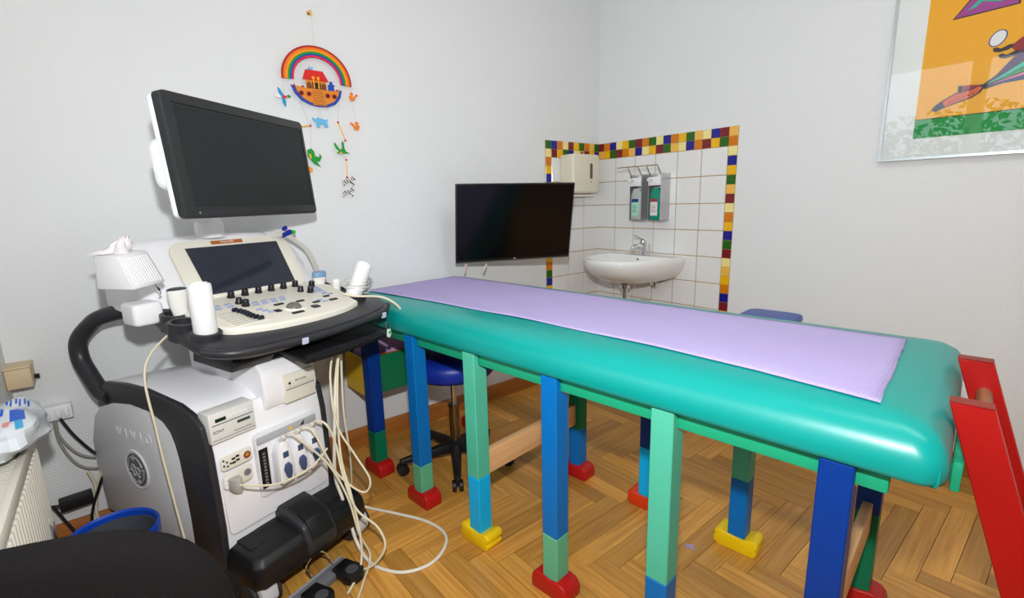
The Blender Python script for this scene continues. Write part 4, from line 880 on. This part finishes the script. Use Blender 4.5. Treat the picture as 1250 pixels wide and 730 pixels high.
# ================================================================== MOBILE ON THE LEFT WALL
mob = empty('ark_mobile', (0.0, -1.85, 1.22), 0, 'childrens wooden mobile with rainbow, ark and small animals on the wall', 'mobile')
MX = 0.018
def cut(name, pts, m_, x0=MX, t=0.005, par=None, bev=0.0008):
    return MB().prism([(y+1.85, z-1.22) for y, z in pts], lambda y, z: (x0, y, z), lambda y, z: (x0+t, y, z)).build(name, m_, par or mob, bevel=bev, seg=1)
def wm(n, c): return mat('toy_'+n, c, 0.4)
tr_, to_, ty_, tg_, tb_, tm_ = wm('dark_red', (176, 22, 20)), wm('orange', (248, 150, 10)), wm('amber', (246, 172, 30)), wm('green', (14, 150, 40)), wm('blue', (30, 70, 170)), wm('crimson', (226, 20, 66))
yc, zc = -1.846, 1.700
bands = [(1.0, 0.945, tr_, 'rainbow_band'), (0.945, 0.885, wm('deep_orange', (236, 120, 16)), 'rainbow_band'), (0.885, 0.825, to_, 'rainbow_band'), (0.825, 0.765, tg_, 'rainbow_band'), (0.765, 0.715, tb_, 'rainbow_band'), (0.715, 0.66, tm_, 'rainbow_band')]
for i, (ro, ri, m_, nm) in enumerate(bands):
    pts = []
    for k in range(25): t = -0.06+(PI+0.12)*k/24; pts.append((yc+0.146*ro*math.cos(t), zc+0.136*ro*math.sin(t)))
    for k in range(25): t = PI+0.06-(PI+0.12)*k/24; pts.append((yc+0.146*ri*math.cos(t), zc+0.136*ri*math.sin(t)))
    cut(nm, pts, m_)
arko = wm('ark_orange', (222, 134, 40)); arkb = wm('ark_brown', (120, 62, 24))
def hull(s, dz=0): return [(-1.852+(-0.108)*s, 1.672-dz), (-1.852-0.094*s, 1.640), (-1.852-0.070*s, 1.614), (-1.852-0.035*s, 1.598+0.001/s), (-1.852, 1.594+0.0), (-1.852+0.040*s, 1.597), (-1.852+0.075*s, 1.612), (-1.852+0.098*s, 1.640), (-1.852+0.106*s, 1.672-dz)]
hl = cut('ark_hull', hull(1.0) + [(-1.76, 1.668), (-1.80, 1.661), (-1.85, 1.658), (-1.90, 1.660), (-1.945, 1.667)], tb_)
cut('ark_planks', [(y, z+0.008) for y, z in hull(0.90)] + [(-1.765, 1.666), (-1.81, 1.663), (-1.89, 1.663), (-1.94, 1.668)], arko, MX+0.004, 0.004, hl)
for y in (-1.921, -1.890, -1.812, -1.783):
    cut('porthole_rim', [(y+0.010*math.cos(t), 1.641+0.010*math.sin(t)) for t in [2*PI*k/12 for k in range(12)]], tr_, MX+0.008, 0.002, hl, 0)
    cut('porthole', [(y+0.006*math.cos(t), 1.641+0.006*math.sin(t)) for t in [2*PI*k/12 for k in range(12)]], wm('black', (34, 22, 20)), MX+0.009, 0.002, hl, 0)
cut('gangway', [(-1.876, 1.663), (-1.834, 1.663), (-1.820, 1.598), (-1.876, 1.598)], arko, MX+0.008, 0.003, hl)
for k in range(7): cut('step', [(-1.874, 1.655-0.0085*k), (-1.833+0.0016*k, 1.655-0.0085*k), (-1.833+0.0016*k, 1.653-0.0085*k), (-1.874, 1.653-0.0085*k)], arkb, MX+0.0108, 0.0008, hl, 0)
hs_ = cut('ark_house', [(-1.896, 1.663), (-1.812, 1.663), (-1.812, 1.703), (-1.896, 1.703)], arko, MX, 0.005)
cut('house_door', [(-1.872, 1.663), (-1.836, 1.663), (-1.836, 1.690), (-1.872, 1.690)], wm('black', (34, 22, 20)), MX+0.0045, 0.001, hs_, 0)
for y in (-1.884, -1.824): cut('house_arch', [(y-0.010, 1.664), (y+0.010, 1.664), (y+0.010, 1.682), (y, 1.692), (y-0.010, 1.682)], arkb, MX+0.0045, 0.001, hs_, 0)
cut('ark_roof', [(-1.910, 1.698), (-1.802, 1.698), (-1.824, 1.737), (-1.896, 1.737)], wm('red', (214, 28, 24)), MX+0.003, 0.006)
for y in (-1.866, -1.846): cut('giraffe', [(y-0.003, 1.665), (y+0.003, 1.665), (y+0.002, 1.700), (y+0.006, 1.706), (y+0.002, 1.714), (y-0.006, 1.710), (y-0.008, 1.704), (y-0.002, 1.700)], ty_, MX+0.009, 0.003)
cut('sailor', [(-1.806, 1.664), (-1.778, 1.664), (-1.782, 1.680), (-1.776, 1.686), (-1.786, 1.692), (-1.786, 1.700), (-1.798, 1.702), (-1.798, 1.692), (-1.806, 1.684)], tb_, MX+0.004, 0.004)
cut('dove', [(-1.888, 1.738), (-1.878, 1.752), (-1.870, 1.746), (-1.862, 1.752), (-1.866, 1.738)], wm('sky', (120, 190, 224)), MX+0.003, 0.004)
for y in (-1.944, -1.912, -1.768): cut('ark_knob', [(y+0.006*math.cos(t), 1.667+0.006*math.sin(t)) for t in [2*PI*k/10 for k in range(10)]], tr_, MX+0.001, 0.004)
def shape(name, cy, cz, s, pts, m_, **kw): return cut(name, [(cy+a*s, cz+b*s) for a, b in pts], m_, **kw)
squirrel = [(-0.6, -1), (0.4, -1), (0.7, -0.3), (1.4, 0.5), (1.9, 0.3), (1.3, 0.9), (0.7, 0.5), (0.2, -0.3), (0.1, 0.4), (0.3, 0.9), (-0.3, 1.2), (-0.8, 0.8), (-0.4, 0.4), (-1.0, 0.0)]
sqm = wm('squirrel', (240, 130, 30))
shape('squirrel', -1.700, 1.650, 0.016, squirrel, sqm); shape('squirrel', -1.694, 1.527, 0.017, [(-a, b) for a, b in squirrel], sqm)
shape('elephant', -1.850, 1.530, 0.022, [(-1.5, 0.9), (-1.0, 0.5), (-0.6, 0.9), (0.4, 0.7), (1.1, 0.5), (1.5, 0.9), (1.2, 0.1), (1.4, -0.8), (0.8, -0.9), (0.5, -0.3), (-0.1, -0.3), (-0.3, -1.0), (-0.9, -0.8), (-0.8, -0.2), (-1.3, 0.2), (-1.6, 0.4)], wm('elephant', (104, 184, 226)))
croc = [(-1.1, 1.4), (-0.6, 0.6), (0.0, -0.2), (0.5, 0.2), (0.4, 1.3), (0.7, 1.8), (0.9, 1.2), (1.0, 0.1), (1.3, -0.5), (2.1, -0.9), (1.0, -0.9), (-0.9, -0.9), (-0.3, -0.4), (-0.9, 0.1), (-1.3, 0.9)]
crm_ = wm('crocodile', (24, 150, 50))
shape('crocodile', -1.776, 1.424, 0.020, croc, crm_); shape('crocodile_belly', -1.776, 1.416, 0.012, [(-0.6, -1.0), (0.8, -1.0), (0.3, -0.2), (-0.1, -0.2)], ty_, x0=MX+0.004, t=0.0015)
shape('crocodile', -1.900, 1.385, 0.022, [(-0.9, 1.3), (-0.1, 1.6), (0.4, 1.1), (0.5, 0.2), (1.3, 0.0), (1.4, 0.7), (1.8, 0.1), (1.3, -0.8), (0.7, -0.8), (1.5, -1.9), (0.3, -1.3), (-0.5, -0.4), (-0.9, 0.2)], crm_)
shape('crocodile_belly', -1.905, 1.385, 0.018, [(-0.5, 0.7), (0.0, 0.7), (0.0, -0.6), (-0.4, -0.4)], ty_, x0=MX+0.004, t=0.0015)
shape('duckling', -1.918, 1.330, 0.014, [(-0.8, -0.5), (0.6, -0.6), (1.1, 0.2), (0.4, 0.9), (-0.4, 1.0), (-0.9, 0.4)], to_)
mlb = wm('mallard', (238, 236, 230))
brd = shape('mallard', -1.994, 1.620, 0.016, [(-2.1, 0.2), (-1.5, 0.5), (0.0, 0.3), (1.2, 0.4), (1.9, 0.1), (1.2, -0.2), (0.0, -0.5), (-1.7, -0.3)], mlb)
shape('mallard_wing', -1.994, 1.620, 0.016, [(-1.2, 2.2), (-0.6, 1.8), (0.4, 0.1), (0.6, -1.4), (0.5, -2.5), (-0.2, -1.8), (-0.4, -0.3), (-1.1, 1.1)], wm('wing', (40, 150, 204)), x0=MX+0.004, t=0.003, par=brd)
shape('mallard_head', -1.994, 1.620, 0.016, [(1.0, 0.5), (1.6, 0.5), (1.9, 0.1), (1.5, -0.2), (1.0, -0.1)], tg_, x0=MX+0.004, t=0.003, par=brd)
shape('mallard_breast', -1.994, 1.620, 0.016, [(-0.2, 0.3), (0.9, 0.2), (0.9, -0.3), (-0.1, -0.5)], wm('red', (214, 28, 24)), x0=MX+0.0065, t=0.001, par=brd)
zb = mat('zebra', (226, 224, 216), 0.5); ntz = zb.node_tree; wvz = ntz.nodes.new('ShaderNodeTexWave'); wvz.inputs['Scale'].default_value = 42; wvz.inputs['Distortion'].default_value = 3; wvz.bands_direction = 'DIAGONAL'
tcz = ntz.nodes.new('ShaderNodeTexCoord'); ntz.links.new(tcz.outputs['Object'], wvz.inputs['Vector']); czr = ntz.nodes.new('ShaderNodeValToRGB'); czr.color_ramp.interpolation = 'CONSTANT'; czr.color_ramp.elements[0].color = rgb(40, 38, 36); czr.color_ramp.elements[1].color = rgb(232, 230, 222); czr.color_ramp.elements[1].position = 0.42
ntz.links.new(wvz.outputs['Fac'], czr.inputs[0]); ntz.links.new(czr.outputs[0], ntz.nodes['Principled BSDF'].inputs['Base Color'])
zeb = [(-1.5, 0.1), (-1.0, 0.5), (-0.2, 0.55), (0.5, 0.7), (1.0, 1.4), (1.3, 1.1), (1.9, 0.6), (1.7, 0.3), (1.2, 0.5), (1.0, -0.1), (1.5, -0.7), (1.3, -1.4), (0.9, -1.3), (1.05, -0.8), (0.5, -0.35), (-0.5, -0.3), (-0.8, -0.8), (-1.5, -1.3), (-1.7, -1.0), (-1.2, -0.6), (-1.2, -0.1), (-1.9, -0.4)]
shape('zebra', -1.750, 1.284, 0.017, zeb, zb); shape('zebra', -1.756, 1.236, 0.016, zeb, zb)
stk = wm('stick', (240, 186, 40)); bead = wm('bead', (196, 26, 26))
for (a, b) in (((-1.775, 1.537), (-1.749, 1.462)), ((-1.753, 1.378), (-1.756, 1.302)), ((-1.950, 1.504), (-1.896, 1.514))):
    MB().tube([(MX+0.003, a[0]+1.85, a[1]-1.22), (MX+0.003, b[0]+1.85, b[1]-1.22)], 0.0028, 8).build('stick', stk, mob)
    for q in (a, b): MB().lathe([(0, -0.005), (0.004, -0.003), (0.005, 0), (0.004, 0.003), (0, 0.005)], c=(MX+0.003, q[0]+1.85, q[1]-1.22), n=10).build('bead', bead, mob)
thr = mat('thread', (206, 200, 188), 0.8)
for pts in ([(-1.848, 1.955), (-1.848, 1.834)], [(-1.985, 1.695), (-1.990, 1.625)], [(-1.712, 1.700), (-1.700, 1.66)], [(-1.700, 1.64), (-1.697, 1.54)], [(-1.760, 1.64), (-1.775, 1.54)], [(-1.749, 1.462), (-1.770, 1.43)], [(-1.770, 1.41), (-1.753, 1.38)], [(-1.850, 1.60), (-1.850, 1.545)], [(-1.930, 1.61), (-1.896, 1.515)], [(-1.896, 1.512), (-1.900, 1.41)]):
    MB().tube([(MX+0.003, y+1.85, z-1.22) for y, z in pts], 0.0007, 4).build('thread', thr, mob)
hk = MB().tube([(0.0, 0, 0.745), (0.020, 0, 0.745), (0.024, 0, 0.752)], 0.002, 6); hk.box(0.0, 0.004, -0.007, 0.007, 0.738, 0.752); hk.build('wall_hook', mat('brass', (186, 150, 70), 0.3, 0.9), mob)
MB().tube([(MX+0.003, -0.006, 0.748), (MX+0.003, 0.006, 0.735)], 0.004, 8).build('hook_bow', ty_, mob)

# ================================================================== STOOL
st = empty('swivel_stool', (0.455, -1.525, 0), 0.15, 'dark blue swivel stool with chrome post on a black star base', 'stool')
sb_ = mat('stool_blue', (14, 44, 150), 0.4); plb_ = mat('stool_black', (24, 24, 26), 0.45)
MB().lathe([(0, 0.425), (0.13, 0.427), (0.180, 0.436), (0.196, 0.455), (0.198, 0.49), (0.186, 0.515), (0.15, 0.526), (0, 0.530)], n=40).build('seat', sb_, st, smooth=50)
MB().lathe([(0.014, 0.26), (0.014, 0.43)], n=18).build('piston', chrome, st)
MB().lathe([(0.050, 0.408), (0.055, 0.425)], n=18).build('seat_plate', plb_, st)
MB().lathe([(0.024, 0.075), (0.024, 0.270), (0.028, 0.272), (0.028, 0.284), (0.014, 0.286)], n=22).build('outer_tube', mat('chrome_dark', (150, 140, 128), 0.14, 1.0), st)
MB().tube([(0.02, 0.04, 0.405), (0.06, 0.12, 0.400)], 0.004, 8).build('height_lever', chrome, st)
MB().lathe([(0.03, 0.05), (0.045, 0.06), (0.042, 0.098), (0.026, 0.108)], n=20).build('base_hub', plb_, st)
for k in range(5):
    a = 2*PI*k/5 + 0.55; d = Vector((math.cos(a), math.sin(a), 0)); n2 = Vector((-d.y, d.x, 0))
    def sec(r, w2, z0, z1): return [d*r+n2*w2+Vector((0, 0, z0)), d*r-n2*w2+Vector((0, 0, z0)), d*r-n2*w2*0.7+Vector((0, 0, z1)), d*r+n2*w2*0.7+Vector((0, 0, z1))]
    lg_ = MB().loft([sec(0.02, 0.026, 0.055, 0.100), sec(0.12, 0.022, 0.058, 0.088), sec(0.24, 0.016, 0.052, 0.074), sec(0.262, 0.012, 0.052, 0.070)]).build('base_leg', plb_, st, bevel=0.004)
    c = d*0.250
    for s in (-1, 1):
        q = c + n2*s*0.014
        MB().tube([q+Vector((0, 0, 0.025))-n2*0.009, q+Vector((0, 0, 0.025))+n2*0.009], 0.025, 16).build('caster_wheel', plb_, lg_, bevel=0.003)
    MB().tube([c+Vector((0, 0, 0.03)), c+Vector((0, 0, 0.058))], 0.012, 10).build('caster_stem', plb_, lg_)

# ================================================================== BLUE CHILD STOOL BEHIND THE BED
cb = empty('blue_seat', (1.30, -0.33, 0), 0.10, 'blue seat edge just showing behind the far side of the bed', 'stool')
MB().prism(rrect(-0.115, 0.125, -0.13, 0.13, 0.05), lambda x, y: (x, y, 0.600), lambda x, y: (x, y, 0.632)).build('seat', mat('seat_blue', (20, 70, 160), 0.35), cb, bevel=0.010, seg=3)
for x in (-0.11, 0.11):
    for y in (-0.10, 0.10): MB().tube([(x*1.15, y*1.15, 0.0), (x, y, 0.614)], 0.014, 12).build('leg', chrome, cb)

# ================================================================== WINDOW WALL SIDE: RADIATOR, BAG, BOX, SOCKETS
rad = empty('radiator', (0.43, RY, 0), 0, 'cream ribbed panel radiator at the left edge with grille top', 'radiator')
rdm = mat('radiator_cream', (226, 222, 208), 0.4)
bx('panel', 0.0, 0.60, 0.015, 0.075, 0.10, 0.572, rdm, rad, bevel=0.006)
rib = None
for k in range(20):
    x = 0.016+0.029*k
    if rib is None:
        rib = MB().prism([(-0.010, 0.0), (0.010, 0.0), (0.006, 0.010), (-0.006, 0.010)], lambda a, b: (a, 0.073+b, 0.115), lambda a, b: (a, 0.073+b, 0.545)).build('rib', rdm, rad, bevel=0.002, seg=1); r_ = rib
    else:
        r_ = bpy.data.objects.new('rib', rib.data); COL.objects.link(r_); r_.parent = rad
    r_.location = (x, 0, 0)
bx('top_edge', 0.0, 0.60, 0.066, 0.082, 0.556, 0.590, rdm, rad, bevel=0.004)
bx('top_edge', 0.0, 0.60, 0.004, 0.014, 0.556, 0.590, rdm, rad, bevel=0.003)
gr = bx('top_grille', 0.004, 0.596, 0.016, 0.064, 0.572, 0.576, mat('grille_dark', (70, 68, 64), 0.6), rad)
gm = None
for k in range(36):
    if gm is None: gm = bx('grille_bar', 0, 0.007, 0.014, 0.066, 0.576, 0.584, rdm, gr); g_ = gm
    else: g_ = bpy.data.objects.new('grille_bar', gm.data); COL.objects.link(g_); g_.parent = gr
    g_.location = (0.01+0.016*k, 0, 0)
bx('bracket_clip', 0.075, 0.10, 0.082, 0.092, 0.29, 0.35, chrome, rad, bevel=0.003)
for x in (0.06, 0.54): MB().tube([(x, 0.045, 0.10), (x, 0.045, 0.0)], 0.010, 10).build('pipe', rdm, rad)
# bag
def blob(nx, ny, a, b, c, seed, amp):
    rd = random.Random(seed); ph = [rd.uniform(0, 6) for _ in range(8)]; loops = []
    for j in range(ny):
        t = PI*(0.04+0.92*j/(ny-1)); L = []
        for i in range(nx):
            p = 2*PI*i/nx
            k = 1 + amp*(math.sin(3*p+ph[0]+2*t)*0.5+math.sin(5*p+ph[1]-3*t)*0.4+math.sin(9*p+ph[2]+5*t)*0.25+math.sin(7*t+ph[3]+2*p)*0.4)
            L.append((a*k*math.sin(t)**0.7*math.cos(p), b*k*math.sin(t)**0.7*math.sin(p), c*(1-math.cos(t))/2*2*(1+0.3*amp*math.sin(4*p+ph[4]))))
        loops.append(L)
    return MB().loft(loops)
bagm = mat('plastic_film', (226, 232, 238), 0.12, var=0.10, vscale=14, spec=0.8)
bag = empty('plastic_bag', (0.530, -2.900, 0.592), 0.0, 'crinkled clear plastic package with blue print lying on the radiator', 'bag')
bb = blob(36, 14, 0.165, 0.080, 0.052, 3, 0.16).build('film', bagm, bag, smooth=28)
pbm = mat('print_blue', (20, 90, 200), 0.3)
from mathutils.bvhtree import BVHTree
bvh = BVHTree.FromPolygons([v.co for v in bb.data.vertices], [tuple(p.vertices) for p in bb.data.polygons])
def decal(cx, cy, sx, sy, rz, m_):            # flat print hugging the crumpled film, laid on from above
    n1, n2 = 7, 5; P = []
    for j in range(n2):
        for i in range(n1):
            a, c = (i/(n1-1)-0.5)*2*sx, (j/(n2-1)-0.5)*2*sy
            x = cx+a*math.cos(rz)-c*math.sin(rz); y = cy+a*math.sin(rz)+c*math.cos(rz)
            d = Vector((-0.55, -0.35, -0.75)).normalized()
            h = bvh.ray_cast(Vector((x, y, 0.06))-d*0.6, d)
            if h[0] is None: return
            P.append(h[0]-d*0.0012)
    mb = MB(); mb.v = [tuple(p) for p in P]; mb.f = [(j*n1+i, j*n1+i+1, (j+1)*n1+i+1, (j+1)*n1+i) for j in range(n2-1) for i in range(n1-1)]
    mb.build('printed_mark', m_, bag, smooth=180)
decal(0.030, 0.020, 0.034, 0.014, 0.15, pbm)
decal(0.085, 0.030, 0.022, 0.007, 0.2, mat('print_cyan', (60, 170, 220), 0.3)); decal(0.075, 0.006, 0.012, 0.006, 0.0, mat('print_salmon', (226, 150, 140), 0.4))
for k in range(6): decal(-0.085+0.012*(k % 2), -0.012+0.009*k, 0.026-0.004*(k % 3), 0.0022, 0.12, pbm)
for k in range(3): decal(-0.020+0.008*k, -0.030+0.009*k, 0.022, 0.0026, 0.12, pbm)
cbx = empty('wall_box', (0.0, -2.914, 0.625), 0, 'small beige box on the wall above the radiator end', 'box')
bx('case', 0.0, 0.085, -0.028, 0.034, 0.0, 0.065, mat('box_beige', (214, 192, 156), 0.5), cbx, bevel=0.004)
bx('case_lid', 0.0, 0.088, -0.030, 0.036, 0.065, 0.072, mat('box_beige', (214, 192, 156), 0.5), cbx, bevel=0.003)
MB().tube([(0.03, 0.034, 0.02), (0.03, 0.046, 0.02)], 0.008, 10).build('knob', ubk, cbx)
ps = empty('socket_strip', (0.0, -2.842, 0.480), 0, 'white socket outlet with plugs on the left wall behind the radiator', 'socket')
bx('strip_body', 0.0, 0.040, -0.055, 0.035, 0.0, 0.050, white, ps, bevel=0.004)
for y in (-0.030, 0.0, 0.020): bx('plug', 0.040, 0.052, y-0.007, y+0.007, 0.012, 0.040, white, ps, bevel=0.003)
blk = mat('cord_black', (22, 22, 24), 0.5); gry = mat('cord_grey', (150, 146, 138), 0.5)
wire('wall_cable', [(0.050, -2.840, 0.488), (0.055, -2.815, 0.42), (0.05, -2.775, 0.34), (0.055, -2.740, 0.30), (0.06, -2.775, 0.22), (0.055, -2.815, 0.10), (0.07, -2.80, 0.02), (0.16, -2.74, 0.006)], 0.0045, blk, 'black power cord from the wall socket down to the skirting', 'cable', 'cords hanging from the wall socket')
wire('wall_cable', [(0.050, -2.852, 0.485), (0.045, -2.850, 0.42), (0.042, -2.815, 0.345), (0.045, -2.765, 0.315), (0.06, -2.72, 0.32)], 0.0040, gry, 'upper grey cord sagging from the wall socket to the machine', 'cable', 'cords hanging from the wall socket')
wire('wall_cable', [(0.044, -2.858, 0.484), (0.040, -2.855, 0.40), (0.040, -2.825, 0.31), (0.042, -2.775, 0.275), (0.06, -2.72, 0.30)], 0.0040, gry, 'lower grey cord sagging from the wall socket to the machine', 'cable', 'cords hanging from the wall socket')
wire('wall_cable', [(0.060, -2.755, 0.29), (0.052, -2.785, 0.20), (0.055, -2.80, 0.10), (0.06, -2.77, 0.03), (0.12, -2.72, 0.008)], 0.0048, cable, 'thick cream cord looping beside the machine to the floor', 'cable', 'cords hanging from the wall socket')
wire('wall_cable', [(0.052, -2.800, 0.275), (0.045, -2.790, 0.20), (0.050, -2.812, 0.06), (0.10, -2.80, 0.008), (0.22, -2.79, 0.006)], 0.0048, cable, 'second cream cord curling to the floor by the radiator', 'cable', 'cords hanging from the wall socket')
wire('adapter_cable', [(0.055, -2.905, 0.185), (0.06, -2.885, 0.13), (0.07, -2.86, 0.06), (0.09, -2.855, 0.008), (0.17, -2.84, 0.006)], 0.0045, blk, 'black cord hanging from the black power adapter', 'cable')
ad = empty('power_adapter', (0.045, -2.845, 0.155), 0.1, 'black power adapter hanging low on the wall by the radiator', 'adapter')
bx('adapter_case', -0.018, 0.018, -0.045, 0.045, 0.0, 0.045, blk, ad, bevel=0.005)
MB().tube([(0, -0.045, 0.022), (0, -0.070, 0.030)], 0.006, 8).build('cord_stub', blk, ad)

# ================================================================== BIN, PAPER SCRAP, OFFICE CHAIR
bn = empty('waste_bin', (0.585, -2.735, 0), 0, 'grey waste bin with a blue rim beside the machine', 'bin')
MB().lathe([(0.0, 0.004), (0.075, 0.0), (0.078, 0.004), (0.098, 0.285), (0.095, 0.285), (0.076, 0.010), (0.0, 0.010)], n=36).build('bin_body', mat('bin_grey', (70, 74, 80), 0.5), bn)
MB().lathe([(0.098, 0.268), (0.106, 0.268), (0.108, 0.300), (0.104, 0.306), (0.099, 0.300), (0.098, 0.268)], n=40, caps=False).build('rim', mat('bin_blue', (12, 66, 176), 0.35), bn)
MB().prism([(-0.020, 0.0), (-0.004, 0.004), (0.002, 0.016), (0.010, 0.012), (0.008, 0.002), (0.022, 0.0), (0.020, -0.008), (0.004, -0.006), (-0.004, -0.016), (-0.010, -0.006)], lambda x, y: (x, y, 0.0), lambda x, y: (x*0.98, y*0.98, 0.0015)).build('paper_scrap', pm, None).location = (1.477, -1.245, 0.0005)
tag(bpy.data.objects['paper_scrap'], 'tiny torn lilac paper scrap on the parquet under the bed', 'paper scrap')
ch = empty('office_chair', (1.27, -2.615, 0), math.radians(-20), 'black fabric office chair backrest in the near left corner', 'chair')
fab = mat('chair_fabric', (20, 18, 18), 0.95, bump=0.5, bscale=500, spec=0.2)

# chair local: x points back towards the camera, backrest at x = 0.27
def bsec(x, hw, hh, zc, yc_, n=40, pw=2.7):
    L = []
    for i in range(n):
        t = 2*PI*i/n; c, s = math.cos(t), math.sin(t)
        y = hw*math.copysign(abs(c)**(2/pw), c); z = hh*math.copysign(abs(s)**(2/pw), s)
        L.append((x - 0.9*y*y, yc_+y, zc+z))
    return L
ZC = 0.588; YCc = -0.045
MB().loft([bsec(0.245, 0.150, 0.180, ZC, YCc), bsec(0.250, 0.174, 0.208, ZC, YCc), bsec(0.262, 0.185, 0.220, ZC, YCc), bsec(0.278, 0.187, 0.223, ZC, YCc), bsec(0.292, 0.181, 0.216, ZC, YCc), bsec(0.300, 0.162, 0.195, ZC, YCc)]).build('backrest', fab, ch, smooth=70)
MB().loft([[(x, y, z) for x, y in rrect(-0.17+d, 0.20-d, -0.27+d, 0.06-d, 0.07)] for d, z in ((0.02, 0.375), (0.0, 0.39), (0.0, 0.415), (0.02, 0.432), (0.06, 0.438))]).build('seat', fab, ch, smooth=60)
MB().tube(crom([(0.05, -0.05, 0.365), (0.22, -0.05, 0.365), (0.292, -0.05, 0.40), (0.302, -0.05, 0.50), (0.302, -0.05, 0.58)], 6), 0.018, 10, flat=(0.008, 0.03)).build('back_bracket', ubk, ch)
MB().lathe([(0.025, 0.09), (0.025, 0.26), (0.015, 0.265), (0.015, 0.375)], n=18).build('gas_column', plb_, ch)
for k in range(5):
    a = 2*PI*k/5+0.3; d = Vector((math.cos(a), math.sin(a), 0))
    lg_ = MB().tube([d*0.0+Vector((0, 0, 0.095)), d*0.24+Vector((0, 0, 0.065))], 0.02, 10, flat=(0.014, 0.022)).build('base_leg', plb_, ch)
    n2 = Vector((-d.y, d.x, 0)); c = d*0.235
    MB().tube([c+Vector((0, 0, 0.026))-n2*0.02, c+Vector((0, 0, 0.026))+n2*0.02], 0.026, 16).build('caster_wheel', plb_, lg_, bevel=0.004)

# shrub outside the window, seen as a reflection in the picture glass
sr_ = empty('garden_shrub', (1.3, -4.6, 0), 0, 'leafy green shrub outside the window', 'shrub')
MB().tube(crom([(0, 0, -0.05), (0.05, 0, 0.6), (0, 0.05, 1.3)], 4), 0.05, 8).build('trunk', mat('bark', (90, 70, 50), 0.9), sr_)
lf = MB(); rl = random.Random(5)
for k in range(2600):
    a = rl.uniform(0, 2*PI); r = rl.random()**0.5
    c = Vector((1.5*r*math.cos(a), 0.5*r*math.sin(a), 1.35+0.75*rl.uniform(-1, 1)*math.sqrt(max(0.05, 1-r*r))))
    d = Vector((rl.uniform(-1, 1), rl.uniform(-1, 1), rl.uniform(-1, 1))).normalized(); e_ = d.orthogonal().normalized()
    lf.add([c-d*0.05, c+e_*0.025, c+d*0.05, c-e_*0.025], [(0, 1, 2, 3)])
tag(lf.build('foliage', mat('leaf_green', (70, 120, 50), 0.5, var=0.3), sr_, smooth=0), kind='stuff')
